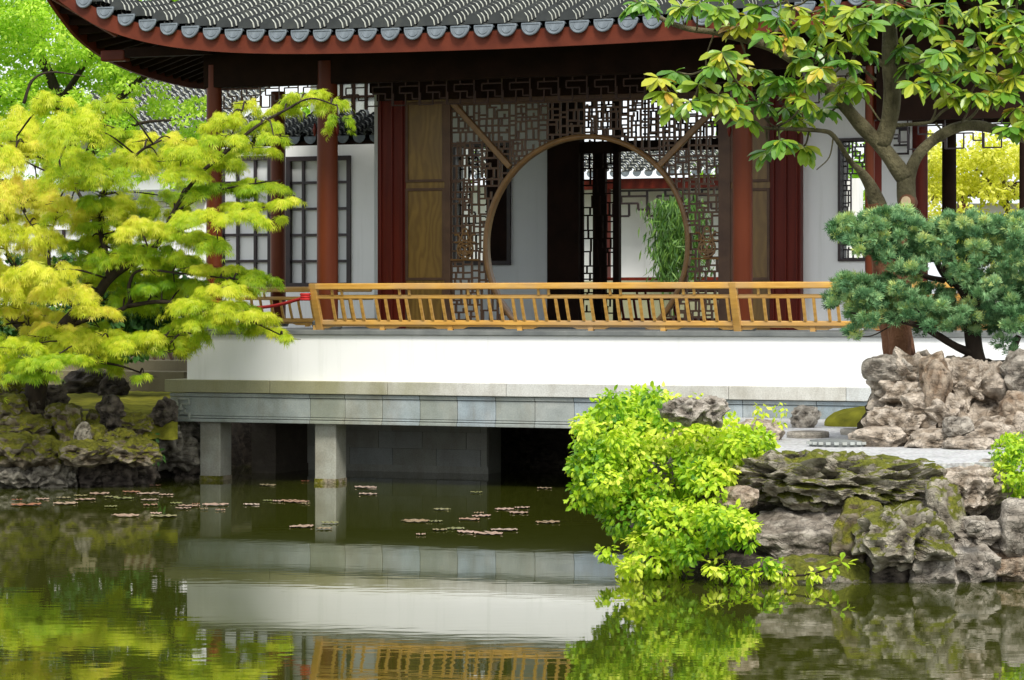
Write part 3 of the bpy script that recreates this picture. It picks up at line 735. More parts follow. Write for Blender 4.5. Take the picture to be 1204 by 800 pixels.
# ------------------------------------------------------------------ garden wall behind the left gallery
VG=8.4; ug=lambda px:U(px,VG); zg=lambda px,py:Zv(px,py,VG)
gw=bframe('garden_wall',label='white plastered wall with black framed pale windows and tiled coping behind the left gallery',cat='wall')
wins=[(8,96,270,338,4,2),(258,320,183,338,3,5),(337,413,183,338,4,5)]
zt=zg(400,170)+.12; VO=VG-1.7; ze_=Zv(400,160,VO); mb=MB(); xs=ug(-260); zlow=zg(150,238)
for a,b,c,d,_,_ in wins:
    A,Bq=ug(a),ug(b); z1,z0=zg(b,c),zg(b,d)
    ztt=zlow if a<200 else zt
    if xs<ug(243)<A: mb.box(xs,ug(243),VG,VG+.25,.8,zlow); xs=ug(243)
    mb.box(xs,A,VG,VG+.25,.8,ztt); mb.box(A,Bq,VG,VG+.25,.8,z0); mb.box(A,Bq,VG,VG+.25,z1,ztt); xs=Bq
mb.box(xs,ug(452),VG,VG+.25,.8,zt); mb.build('wall_panel',M['white'],gw)
for i,(a,b,c,d,nx,nz) in enumerate(wins):
    A,Bq=ug(a),ug(b); z1,z0=zg(b,c),zg(b,d); e=.07
    mb=MB(); mb.box(A,A+e,VG-.03,VG+.1,z0,z1); mb.box(Bq-e,Bq,VG-.03,VG+.1,z0,z1); mb.box(A+e,Bq-e,VG-.03,VG+.1,z0,z0+e); mb.box(A+e,Bq-e,VG-.03,VG+.1,z1-e,z1)
    if i==0:
        mb=MB(); mb.box(A,Bq,VG+.02,VG+.05,z0,z0+.02)
    wn=mb.build('window',M['black'],gw)
    mb=MB()
    for k in range(1,nx): x=A+(Bq-A)*k/nx; mb.box(x-.022,x+.022,VG+.01,VG+.05,z0,z1)
    for k in range(1,nz): z=z0+(z1-z0)*k/nz; mb.box(A,Bq,VG+.013,VG+.047,z-.02,z+.02)
    mb.build('muntins',M['black'],wn)
    mb=MB(); mb.box(A,Bq,VG+.06,VG+.09,z0,z1); mb.build('pane',M['paper'],wn)
def simple_tile_roof(mb,u0,u1,v0,w,z0,slope,pit=.26,ex=.13,hook=pos if False else None):
    n=int((u1-u0)/pit); p=(u1-u0)/n; K_=int(w/ex)
    for i in range(n+1):
        for kind in (0,1):
            s=u0+i*p+(p/2 if kind else 0)
            for k in range(K_):
                r0=[];r1=[]
                for j in range(6):
                    a=math.pi*j/5
                    if kind==0:
                        r0.append((s+.078*math.cos(a),v0+k*ex,z0+slope*k*ex+.09*math.sin(a)+.02)); r1.append((s+.066*math.cos(a),v0+(k+1)*ex,z0+slope*(k+1)*ex+.066*math.sin(a)))
                    else:
                        r0.append((s+.085*math.cos(a),v0+k*ex,z0+slope*k*ex-.045*math.sin(a)+.025)); r1.append((s+.085*math.cos(a),v0+(k+1)*ex,z0+slope*(k+1)*ex-.045*math.sin(a)))
                mid=[tuple(r0[j][c]*.6+r1[j][c]*.4 for c in range(3)) for j in range(6)]
                mb.tint=.6; mb.add(r0+mid,[(j,j+1,7+j,6+j) for j in range(5)])
                mb.tint=0; mb.add(mid+r1,[(j,j+1,7+j,6+j) for j in range(5)])
                lip=[(q[0],q[1],q[2]-.03) for q in r0]; mb.add(r0+lip,[(j,j+1,7+j,6+j) for j in range(5)])
def drips_mesh(mb,u0,u1,v,z,pit,r=.10):
    n=int((u1-u0)/pit); p=(u1-u0)/n
    for i in range(n+1):
        s=u0+(i+.5)*p; q=[(s+r*math.cos(-math.pi*k/8),v,z+r*1.1*math.sin(-math.pi*k/8)) for k in range(9)]
        q2=[(a,b+.02,c) for a,b,c in q]; mb.add(q+q2,[tuple(range(8,-1,-1)),tuple(range(9,18))]+[(k,k+1,10+k,9+k) for k in range(8)])
mb=MB(); mb.box(ug(-260),ug(243),VG-.2,VG+.45,zlow+.002,zlow+.09); mb.bar((ug(-260),VG+.12,zlow+.14),(ug(243),VG+.12,zlow+.14),.35,.1); mb.build('low_coping',M['cap'],gw)
mb=MB(); simple_tile_roof(mb,U(244,VO),U(452,VO),VO,1.15,ze_,.38); mb.build('coping_tiles',M['tile'],gw)
mb=MB(); drips_mesh(mb,U(244,VO),U(452,VO),VO-.03,ze_,.26); mb.build('drip_tiles',M['drip'],gw)
mb=MB(); a_,b_=U(244,VO),U(452,VO)
mb.add([(a_,VO+.02,ze_-.07),(b_,VO+.02,ze_-.07),(b_,VO+1.15,ze_+.36),(a_,VO+1.15,ze_+.36),(a_,VO+.02,ze_-.13),(b_,VO+.02,ze_-.13),(b_,VO+1.15,ze_+.3),(a_,VO+1.15,ze_+.3)],[(0,1,2,3),(7,6,5,4),(0,4,5,1),(2,6,7,3)]); mb.build('eave_board',M['dark'],gw)
# upper house behind, glimpsed under the eave
VH=12.5
hs=bframe('upper_house',label='pale house with dark lattice window glimpsed above the wall beside the left front column',cat='house')
mb=MB(); mb.box(U(365,VH),U(470,VH),VH,VH+3,.8,7.2); mb.build('wall',M['block'],hs)
mb=MB(); a,b,c,d=U(388,VH),U(446,VH),Zv(420,158,VH),Zv(420,92,VH)
mb.box(a,b,VH-.05,VH-.01,c,c+.06); mb.box(a,b,VH-.05,VH-.01,d-.06,d)
for k in range(5): x=a+(b-a)*k/4; mb.box(x-.025,x+.025,VH-.052,VH-.01,c,d)
for k in (1,2): z=c+(d-c)*k/3; mb.box(a,b,VH-.047,VH-.01,z-.02,z+.02)
mb.build('lattice_window',M['dark'],hs)
mb=MB(); simple_tile_roof(mb,U(350,VH),U(490,VH),VH-.8,4,7.0,.45); mb.build('roof',M['tile'],hs)
# distant tiled houses on the left, seen between the trees
lh=bframe('garden_house',label='low house with weathered tile roof showing between the lime tree and the left eave',cat='house')
VL=19; mb=MB(); zt=Zv(240,165,VL); simple_tile_roof(mb,U(60,VL),U(256,VL),VL-.6,4.2,zt,.50,.3,.16); mb.build('roof',M['tile'],lh)
mb=MB(); mb.box(U(75,VL),U(246,VL),VL,VL+5,.8,zt+.15); mb.build('wall',M['white2'],lh)
mb=MB(); zr_=zt+.5*4.2; mb.box(U(60,VL),U(256,VL),VL+3.5,VL+3.8,zr_-.2,zr_+.2); mb.build('ridge',M['drip'],lh)
# courtyard hall seen through the moon gate
VK=22; uk=lambda px:U(px,VK); zk=lambda py:Zv(780,py,VK)
ch=bframe('courtyard_hall',label='white walled courtyard building with scalloped tile eave seen through the moon gate',cat='building')
mb=MB(); mb.box(uk(460),uk(1010),VK,VK+.3,.8,zk(214)); mb.build('wall',M['white'],ch)
mb=MB(); simple_tile_roof(mb,uk(455),uk(985),VK-1.1,1.7,zk(205),.42,.24,.16); mb.build('roof',M['tile'],ch)
mb=MB(); drips_mesh(mb,uk(455),uk(985),VK-1.13,zk(205),.24,.085); mb.build('drip_tiles',M['drip'],ch)
mb=MB(); mb.box(uk(600),uk(985),VK-.9,VK-.7,zk(224),zk(212)); mb.box(uk(723),uk(733),VK-.95,VK-.72,.8,zk(214)); mb.build('red_frame',M['redpanel'],ch)
fret(uk(735),uk(905),VK-.8,zk(226),.5,'fretwork','black',th=.04,per=.7,parent=ch)
mb=MB(); mb.box(uk(640),uk(985),VK-1.8,VK-.95,.8,zk(331)); mb.build('terrace_step',M['capstone'],ch)
mb=MB(); mb.box(uk(736),uk(985),VK-1.6,VK-1.5,zk(331),zk(329)+.03); mb.build('bench_rail',M['redpanel'],ch)
# small far pavilion at the right, behind the golden tree
fp=empty('far_pavilion',P(1160,300,52)*1,0,label='small far pavilion with red post and white wall behind the golden tree on the right',cat='pavilion'); fp.location.z=.87
k=52/F
def bx(mb,px0,px1,py0,py1,y0,y1): mb.box((px0-1160)*k,(px1-1160)*k,y0,y1,HC-.87-(py1-HZ)*k,HC-.87-(py0-HZ)*k)
mb=MB(); bx(mb,1125,1290,238,300,.6,.8); mb.box((1125-1160)*k,(1290-1160)*k,.6,.8,0,1.9); mb.build('wall',M['white'],fp)
mb=MB(); bx(mb,1127,1138,228,300,0,.16); mb.box((1127-1160)*k,(1138-1160)*k,0,.16,0,2); bx(mb,1230,1241,228,420,0,.16); mb.build('red_post',M['redpanel'],fp)
mb=MB(); bx(mb,1110,1300,214,229,-.2,1.1); bx(mb,1085,1125,222,236,-.2,.2); mb.build('roof_beam',M['dark'],fp)
# tile capped wall end beside the magnolia and tile roof at the far right
cpw=B2W(U(1027,1.15),1.15,FL); cp=empty('tiled_wall_end',P(1027,420,cpw.y),0,label='red wall end with curved dark tile cap just left of the upright magnolia stem',cat='wall'); cp.location.z=FL
# ------------------------------------------------------------------ rocks
from mathutils import noise as mn
ICO={}
def ico(sub):
    if sub in ICO: return ICO[sub]
    import bmesh
    bm=bmesh.new(); bmesh.ops.create_icosphere(bm,subdivisions=sub,radius=1)
    bm.verts.ensure_lookup_table(); v=[tuple(x.co) for x in bm.verts]; f=[tuple(q.index for q in x.verts) for x in bm.faces]; bm.free(); ICO[sub]=(v,f); return ICO[sub]
def rock_obj(name,c,rx,ry,rz,mat,seed,sub=4,box=3.0,rough=.22,strata=0.0,rot=0,holes=0.0,tilt=0,parent=None,facet=9,pits=0.0):
    V,Fc=ico(sub); rnd=random.Random(seed); off=Vector((rnd.uniform(-50,50),rnd.uniform(-50,50),rnd.uniform(-50,50)))
    m=min(rx,rz); out=[]; planes=[]
    for _ in range(facet):
        pn=Vector((rnd.gauss(0,1),rnd.gauss(0,1),rnd.gauss(0,.8))).normalized(); planes.append((pn,rnd.uniform(.72,1.0)))
    Rm=Matrix.Rotation(rot,3,'Z')@Matrix.Rotation(tilt,3,'Y')
    for v in V:
        p=Vector(v); q=(abs(p.x)**box+abs(p.y)**box+abs(p.z)**box)**(-1/box); n=p.normalized(); p=p*q
        for pn,ph in planes:
            dd=p.dot(pn)-ph
            if dd>0: p=p-pn*dd*.9
        w=Vector((p.x*rx,p.y*ry,p.z*rz))
        s=w/min(m*1.3,.30)+off
        big=mn.noise(s*.8)*1.0
        cell=mn.voronoi(s*1.1)[0]; e=min(1,(cell[1]-cell[0])*2.2)
        f=(mn.ridged_multi_fractal(s*1.7+Vector((3,9,2)),.9,2.1,4,1.0,2.0)-1.1)*.34+mn.fractal(s*5,1.0,2.1,3)*.10
        rg=1-2.4*abs(mn.noise(s*1.5+Vector((4,4,9)))); rg2=1-2.4*abs(mn.noise(s*3.3+Vector((1,7,2))))
        d=rough*(big*.6+(e-.55)*.45+f+rg*.62+rg2*.30-.15)
        if strata:
            zz=w.z/(m)*2.6+mn.noise(s*.9)*1.3
            d+=strata*(abs((zz%1)-.5)*2-.5)*1.0
        if pits:
            h=mn.noise(Vector((s.x*2.2,s.y*2.2,s.z*6.5))+Vector((1,5,8)))
            if h>.10: d-=pits*min(1,(h-.10)*7)
        if holes:
            h=mn.noise(s*1.9+Vector((7,3,1)))
            if h>.18: d-=holes*min(1,(h-.18)*4)
        w=w+Vector((n.x,n.y,n.z*.8))*d*m
        out.append(Rm@w)
    mb=MB(); mb.add(out,Fc); o=mb.build(name,mat,parent,loc=c); smooth_by_angle(o,28)
    return o
def rock(px,py,rx,ry,d,mat,label,group=None,seed=None,ryd=.8,**k):
    c=P(px,py,d); s=d/F*(1.16 if group==G1 else (1.0 if rx>100 else 1.16) if group==G2 else 1.1); seed=seed or int(px*7+py*13)
    o=rock_obj('rock',c,rx*s,max(rx,ry)*s*ryd,ry*s,M[mat],seed,**k); return tag(o,label,'rock',group)
G2=''
G1='limestone rocks of the mound under the juniper'
for a in [
 (1047,434,27,13,25.3,'rk_grey','grey overhanging lip rock at the top left of the limestone mound, beside the magnolia trunk',dict(rough=.25,rot=.1)),
 (1073,463,40,36,25.3,'rk_tan','large tan rock with horizontal clefts at the left of the mound, below the overhanging lip',dict(sub=5,strata=.16,rough=.38,holes=.35)),
 (1101,450,15,32,24.95,'rk_orange','upright rust stained block in the middle of the mound',dict(rough=.22,box=4)),
 (1136,460,40,32,25.4,'rk_tan','broad rounded tan rock right of the rust stained block',dict(sub=5,rough=.45,holes=.45)),
 (1173,474,36,33,25.3,'rk_tan','hollowed pale rock at the right of the mound, with dark hole beneath',dict(sub=5,rough=.5,holes=.6)),
 (1190,484,14,19,24.8,'rk_orange','small rust coloured block near the right edge of the mound',dict(box=4)),
 (1200,437,16,22,25.0,'rk_grey','upright grey rock at the far right, level with the juniper base',dict(rough=.3)),
 (1058,500,36,20,25.0,'rk_tan','low tan rock at the left foot of the mound',dict(sub=5,rough=.35,holes=.2)),
 (1036,516,32,12,24.8,'rk_tan','flat pinkish rock spreading onto the pebbles at the left foot of the mound',dict(rough=.3)),
 (1102,488,36,20,25.0,'rk_tan','sloping middle rock below the rust stained block',dict(sub=5,rough=.45,holes=.4,tilt=.25)),
 (1127,502,15,10,24.4,'rk_grey','small pale grey stone tucked in the dark gap at the foot of the mound',dict(box=4)),
 (1098,519,32,12,24.6,'rk_tan','low rock at the centre foot of the mound, on the pebbles',dict(rough=.3)),
 (1165,510,34,15,24.8,'rk_tan','wide brownish rock at the right foot of the mound',dict(rough=.35)),
 (1192,505,24,20,24.8,'rk_tan','tan rock at the right end of the mound, above the small green bush',dict(rough=.35)),
 (1140,524,26,9,24.3,'rk_tan','flattest rock in front of the mound, touching the pebbles right of centre',dict(rough=.3)),
 ]:
    rock(*a[:6],a[6],G1,**a[7])
# hidden core of the mound: earth that carries the tree roots
mb=MB(); core=rock_obj('mound_earth',P(1130,470,26.4),1.05,.75,.42,M['soil'],77,sub=4,rough=.2); core.location.z=1.2; tag(core,kind='structure')
G2='rocks of the ledge above the water at the right'
for a in [
 (980,569,122,34,22.1,'rk_moss','longest flat ledge rock, pitted and mossy, jutting over the water right of the green bush',dict(sub=6,box=7,strata=.08,rough=.26,holes=.12,pits=.48,ryd=.42,facet=4,tilt=.065)),
 (938,635,58,27,22.0,'rk_grey','smooth grey rock set back under the left half of the long ledge',dict(sub=5,box=5,rough=.2,strata=.06,ryd=.7,facet=6)),
 (1007,628,25,34,21.7,'rk_green','moss covered upright block between the smooth grey rock and the pitted one',dict(rough=.25,box=4)),
 (1066,634,44,27,21.4,'rk_moss','pale pitted rock with yellow moss under the right half of the ledge',dict(sub=5,rough=.5,holes=.6)),
 (1112,605,18,36,21.7,'rk_moss','tall leaning rock at the right end of the long ledge',dict(rough=.3,tilt=-.2)),
 (1142,576,42,22,21.9,'rk_tan','rounded brown rock sitting on the bank between the ledge and the small right bush',dict(sub=5,rough=.35,holes=.2)),
 (1172,560,20,18,22.3,'rk_grey','smaller grey rock half hidden behind the small right bush',dict(rough=.3)),
 (1148,604,36,20,22.2,'rk_dark','dark recessed rock below the rounded brown rock',dict(rough=.3)),
 (1146,632,34,18,21.6,'rk_grey','rock with round hollows in the bank wall at the right',dict(rough=.4,holes=.4)),
 (1146,619,10,7,21.2,'rk_grey','small squarish stone resting on the rock with round hollows',dict(box=5,rough=.1)),
 (1196,622,18,30,21.5,'rk_grey','upright grey rock at the right edge of the picture, below the small bush',dict(rough=.25,box=4)),
 (962,678,50,20,21.6,'rk_moss','low mossy stone at the waterline beneath the smooth grey rock',dict(rough=.3,box=4)),
 (1047,674,25,20,21.5,'rk_dark','squared dark stone at the waterline beneath the pitted rock',dict(box=5,rough=.2)),
 (1096,668,23,22,21.4,'rk_grey','squared brownish stone at the waterline, second from the middle of the bank',dict(box=5,rough=.25)),
 (1147,665,31,20,21.5,'rk_grey','broad stone at the waterline with a dark round dimple',dict(box=4,rough=.3,holes=.3)),
 (1194,668,24,18,21.5,'rk_orange','brownish stone at the waterline at the right edge of the picture',dict(box=4,rough=.3)),
 (868,588,20,13,21.7,'rk_orange','small rusty rock at the left tip of the long ledge, against the green bush',dict(rough=.3)),
 (900,672,42,22,21.9,'rk_dark','dark stone at the waterline beneath the trailing bush stems',dict(rough=.3)),
 (1010,650,120,34,22.6,'rk_dark','long dark backing rock deep under the ledge',dict(rough=.25,box=4,ryd=.3)),
 ]:
    rock(*a[:6],a[6],G2,**a[7])
G3='small rocks behind the green bush'
for a in [
 (806,484,24,14,21.9,'rk_grey','pinkish grey rock poking out of the top of the green bush',dict(rough=.4,holes=.4)),
 (838,484,15,14,21.9,'rk_grey','knobbly rock with a dark hole, just right of the rock on top of the bush',dict(rough=.4,holes=.5)),
 (893,508,26,12,26.0,'rk_tan','pale pinkish rock on the terrace right of the green bush',dict(rough=.35)),
 (945,493,15,12,28.6,'rk_grey','small pointed grey stone against the platform, centre of the terrace',dict(rough=.4)),
 ]: rock(*a[:6],a[6],G3,**a[7])
G4='mossy rocks of the left bank'
left=[(12,458,22,12,33.6,'rk_green','moss topped rock at the left edge, left of the maple trunk'),
 (60,468,16,12,33.6,'rk_dark','dark rock at the foot of the maple trunk, on its right'),
 (40,478,13,18,33.2,'rk_dark','narrow dark rock just below the maple trunk'),
 (8,484,26,16,33.0,'rk_green','mossy rock at the left edge, second from the top'),
 (28,505,28,14,32.8,'rk_green','wide brown and yellow mossy rock left of the bank centre'),
 (76,490,18,13,33.0,'rk_green','rounded mossy rock below the maple, left of the upright grey slab'),
 (84,507,13,24,32.9,'rk_green','upright grey slab in the middle of the left bank'),
 (97,514,8,16,32.6,'rk_lowgrey','thin pale upright stone right of the grey slab'),
 (116,500,16,16,33.1,'rk_green','mossy rock between the thin pale stone and the dark brown boulder'),
 (129,486,12,18,33.0,'rk_dark','dark brown upright boulder at the edge of the moss lawn'),
 (157,500,22,12,33.2,'rk_green','low mossy rock below the lawn edge'),
 (193,485,13,14,33.5,'rk_dark','dark rock beside the left end of the stone platform edge'),
 (141,513,16,8,32.6,'rk_green','brightest cushion of moss on a rock in the lower bank'),
 (112,516,14,14,32.7,'rk_green','mossy rock left of the bright moss cushion'),
 (155,530,30,14,32.6,'rk_green','mossy ledge rock right of the bank centre, above the water'),
 (108,532,38,13,32.5,'rk_green','pale ended mossy ledge rock at the bank centre'),
 (52,532,26,16,32.5,'rk_green','mossy ledge rock left of the bank centre, above the water'),
 (12,530,28,17,32.4,'rk_green','wide mossy ledge rock at the left edge, above the water'),
 (14,560,22,13,32.5,'rk_lowgrey','pale stone at the waterline at the left edge'),
 (38,560,9,10,32.5,'rk_lowgrey','small pale stone at the waterline, second from the left edge'),
 (60,561,19,15,32.6,'rk_lowgrey','pale wedge shaped stone at the waterline'),
 (82,560,9,14,32.7,'rk_lowgrey','narrow stone at the waterline right of the pale wedge'),
 (106,560,20,13,32.9,'rk_dark','dark stone at the waterline in the middle of the left bank'),
 (138,560,19,14,33.0,'rk_dark','reddish dark stone at the waterline right of the middle'),
 (168,557,16,13,33.3,'rk_dark','dark damp stone at the waterline nearest the deep shadow'),
 (216,505,20,20,34.4,'rk_lowgrey','large pale grey rock beside the first concrete pillar, upper one'),
 (207,535,25,18,34.2,'rk_lowgrey','large pale grey rock beside the first concrete pillar, lower one'),
 (197,512,15,17,33.7,'rk_lowgrey','brown rock left of the large pale grey rocks'),
 (222,556,16,12,34.3,'rk_dark','dark rock at the waterline next to the first concrete pillar'),
 (102,455,30,17,39.0,'rk_dark','dark layered rock behind the maple trunk'),
 (132,458,16,12,38.0,'rk_dark','small dark layered rock right of the one behind the maple trunk')]
for i,a in enumerate(left): rock(*a,G4,ryd=.9,rough=.42,strata=.05 if i%2 else .1,holes=.15,sub=4)
o=rock_obj('bank_earth',P(22,478,34.4),.55,.5,.25,M['soil'],5,sub=4,rough=.2); tag(o,kind='structure')
# lawn of moss, curb, stepping stones
mb=MB(); dr=[33.1,33.4,33.8,34.3,35.2,37,39,41.5]; zr2=[.55,.72,.83,.89,.915,.92,.925,.93]; nx=26
for r,(d_,z_) in enumerate(zip(dr,zr2)):
    for i in range(nx+1):
        px=55+(209-55)*i/nx+(16*(d_-35)/6 if d_>35 else 0); q=gp(px,d_+.12*math.sin(px*.21)); mb.v.append((q[0],q[1],z_+.03*mn.noise(Vector((px*.09,d_*2,0)))))
for r in range(len(dr)-1):
    for i in range(nx): mb.f.append((r*(nx+1)+i,r*(nx+1)+i+1,(r+1)*(nx+1)+i+1,(r+1)*(nx+1)+i)); mb.m.append(0); mb.t.append(.5)
tag(mb.build('moss_lawn',M['moss'],smooth=True),kind='structure')
o=rock_obj('moss_mound',P(1022,500,29),.46,.3,.20,M['moss'],56,sub=4,rough=.12,facet=0,box=2); tag(o,'small golden green moss mound on the terrace against the platform','moss mound')
cbx=bframe('curb_wall',label='low brown stepped stone curb behind the moss lawn, left of the platform',cat='wall')
mb=MB(); mb.box(U(60,4.6),U(219,4.6)-.03,4.6,5.1,.8,Zv(200,437,4.6)); mb.box(U(60,4.6),U(219,4.6)-.03,4.95,5.6,.8,Zv(200,424,4.9)); mb.box(U(-150,5.7),U(219,5.7)-.03,5.7,8.3,.8,1.86); mb.build('curb',M['curb'],cbx,bevel=.01)
mb=MB()
for i in range(16):
    u=U(120,5.1)+i*.14; z=Zv(200,424,4.9); mb.bar((u,5.2,z),(u-.16,5.2,z+.34),.03,.04); 
mb.bar((U(110,5.1),5.2,z+.35),(U(219,5.1),5.2,z+.35),.05,.05); mb.build('slanted_rail',M['brown'],cbx)
for i,(px,py,rx,ry,lab) in enumerate([(985,519,34,5,'dark round stepping stone with carved rim on the pebble terrace'),(950,509,30,4,'thin pale slab stepping stone between the small pointed stone and the dark round one'),(1010,506,26,4,'flat pale slab in front of the moss mound')]):
    d=F*(HC-.93)/(py-HZ); s=d/F; c=P(px,py,d); c.z=.885
    mb=MB(); R_=rx*s; mb.lathe([(R_*.97,0),(R_,.03),(R_*.96,.055),(R_*.8,.06)],(0,0),28); mb.add([(R_*.99*math.cos(a*.2244),R_*.99*math.sin(a*.2244),.03) for a in range(28)],[])
    o=mb.build('stepping_stone',M['rk_grey'] if i else M['cap'],loc=c,smooth=False); smooth_by_angle(o,30); o.rotation_euler.z=i; o.scale=(1,.8,1)
    tag(o,lab,'stepping stone','stepping stones on the terrace')
    if i==0:
        q=MB()
        for k in range(22): a=k*2*math.pi/22; q.box(R_*1.0*math.cos(a)-.02,R_*1.0*math.cos(a)+.02,R_*1.0*math.sin(a)-.02,R_*1.0*math.sin(a)+.02,.02,.045)
        q.build('carved_rim',M['block'],o)
# ------------------------------------------------------------------ vegetation
def unit(a): return a/np.maximum(np.linalg.norm(a,axis=1,keepdims=True),1e-9)
def frames(D,Nn):
    D=unit(D); S=unit(np.cross(D,Nn)); Nn=np.cross(S,D); return D,S,Nn
def leaves_mesh(name,C,D,Nn,L,tmpl,tint,mat,parent):
    """tmpl: (faces,4,3) quads in (side, along, up)"""
    D,S,Nn=frames(D,Nn); t=np.array(tmpl,dtype=float); nf=t.shape[0]
    V=C[:,None,None,:]+L[:,None,None,None]*(t[None,:,:,0,None]*S[:,None,None,:]+t[None,:,:,1,None]*D[:,None,None,:]+t[None,:,:,2,None]*Nn[:,None,None,:])
    n=len(C)*nf; return fast_mesh(name,V.reshape(-1,3),4,n,np.repeat(tint,nf),mat,parent)
def lobe(a,l,w,droop=.15):
    c,s=math.sin(a),math.cos(a)
    return [(0,0,0),(c*l*.45-s*w,s*l*.45+c*w*-1*-1 if False else s*l*.45+c*w*0+c*w*.0+w*-c*0,0.02),(c*l,s*l,-droop*l),(c*l*.45+s*w,s*l*.45,0.02)]
T_MAPLE=[lobe(R(a),l,.055,.18) for a,l in ((-80,.5),(-45,.8),(-15,1),(18,1.0),(50,.78),(85,.5))]
T_OVAL=[[(0,0,0),(-.26,.4,.05),(-.2,.75,.02),(0,.55,-.02)],[(0,0,0),(0,.55,-.02),(.2,.75,.02),(.26,.4,.05)],[(0,.55,-.02),(-.2,.75,.02),(0,1,-.08),(.2,.75,.02)]]
T_LONG=[[(0,0,0),(-.13,.3,.03),(-.21,.62,.0),(0,.5,-.03)],[(0,0,0),(0,.5,-.03),(.21,.62,.0),(.13,.3,.03)],[(0,.5,-.03),(-.21,.62,.0),(-.14,.87,-.07),(0,1,-.16)],[(0,.5,-.03),(0,1,-.16),(.14,.87,-.07),(.21,.62,.0)]]
T_QUAD=[[(0,0,0),(-.3,.45,.03),(0,1,-.05),(.3,.45,.03)]]
T_NEEDLE=[[(0,0,0),(-.07,.4,0),(0,1,.0),(.07,.4,0)],[(0,.05,0),(-.33,.55,.12),(-.25,.66,.12),(0,.22,0)],[(0,.2,0),(.3,.62,-.1),(.27,.68,-.1),(0,.3,0)],[(0,.15,0),(.05,.6,.3),(.02,.66,.3),(0,.25,0)]]
T_BAMB=[[(0,0,0),(-.07,.35,0),(0,1,-.1),(.07,.35,0)]]
def rn(n): return rng.normal(size=(n,3))
from mathutils import noise as mn0
def branch(mb,pts,r0,r1,d=None,n=7,seg=5,jit=0.0):
    q=spline([P(*p) for p in pts],seg); N_=len(q)
    if jit: q=[p+Vector((random.gauss(0,jit),random.gauss(0,jit),random.gauss(0,jit))) if 0<i<N_-1 else p for i,p in enumerate(q)]
    mb.tube(q,[(r0+(r1-r0)*i/(N_-1))*(1+.16*mn0.noise(Vector((q[i].x*5,q[i].z*5,r0*90)))) for i in range(N_)],n); return q
# ---- lace maple
MD=32.0
mroot=empty('maple_tree',P(38,482,33.2),0,label='golden green laceleaf Japanese maple with weeping layered branches on the left bank',cat='tree')
mroot.location.z=.9
inv=Matrix.Translation(-mroot.location)
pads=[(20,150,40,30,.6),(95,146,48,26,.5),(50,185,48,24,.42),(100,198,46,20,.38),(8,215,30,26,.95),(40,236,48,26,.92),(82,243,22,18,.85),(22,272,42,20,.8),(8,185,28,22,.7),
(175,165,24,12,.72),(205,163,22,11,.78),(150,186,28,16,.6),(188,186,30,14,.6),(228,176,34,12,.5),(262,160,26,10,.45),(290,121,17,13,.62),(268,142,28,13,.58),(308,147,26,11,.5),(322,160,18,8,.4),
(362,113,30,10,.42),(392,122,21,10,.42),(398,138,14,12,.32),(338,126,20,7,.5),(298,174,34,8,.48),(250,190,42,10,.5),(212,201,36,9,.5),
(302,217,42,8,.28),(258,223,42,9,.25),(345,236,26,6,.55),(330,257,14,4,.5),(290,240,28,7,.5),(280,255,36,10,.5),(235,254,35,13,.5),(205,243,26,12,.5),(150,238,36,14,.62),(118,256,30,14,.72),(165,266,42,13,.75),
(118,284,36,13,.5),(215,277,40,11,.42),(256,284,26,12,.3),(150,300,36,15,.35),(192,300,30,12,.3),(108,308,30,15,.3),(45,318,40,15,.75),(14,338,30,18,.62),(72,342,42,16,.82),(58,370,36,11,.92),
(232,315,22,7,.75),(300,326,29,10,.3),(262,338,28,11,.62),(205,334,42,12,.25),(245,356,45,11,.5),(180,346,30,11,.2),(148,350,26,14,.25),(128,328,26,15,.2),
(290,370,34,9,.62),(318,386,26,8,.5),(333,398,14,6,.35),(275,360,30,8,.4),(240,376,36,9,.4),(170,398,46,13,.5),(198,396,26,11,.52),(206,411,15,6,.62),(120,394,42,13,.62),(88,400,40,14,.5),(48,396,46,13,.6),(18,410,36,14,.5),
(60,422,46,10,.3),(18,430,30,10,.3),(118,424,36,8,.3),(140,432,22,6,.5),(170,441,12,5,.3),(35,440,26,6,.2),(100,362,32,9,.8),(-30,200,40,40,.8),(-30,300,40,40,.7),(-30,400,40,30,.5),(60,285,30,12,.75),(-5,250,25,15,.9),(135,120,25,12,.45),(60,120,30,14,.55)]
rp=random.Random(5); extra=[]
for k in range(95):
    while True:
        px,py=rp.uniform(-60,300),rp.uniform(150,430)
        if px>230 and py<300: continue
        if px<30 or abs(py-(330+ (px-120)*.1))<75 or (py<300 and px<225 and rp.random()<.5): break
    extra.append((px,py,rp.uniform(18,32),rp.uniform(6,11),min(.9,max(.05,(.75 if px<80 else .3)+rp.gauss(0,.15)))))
NF=len(pads); pads=pads+extra
Cs=[];Ds=[];Ns=[];Ls=[];Ts=[]
def pad_d(px,i): 
    r=random.Random(i).uniform(-1,1); return (31.9+r*.45) if px>205 else 32.4+r*1.2
tips=[]
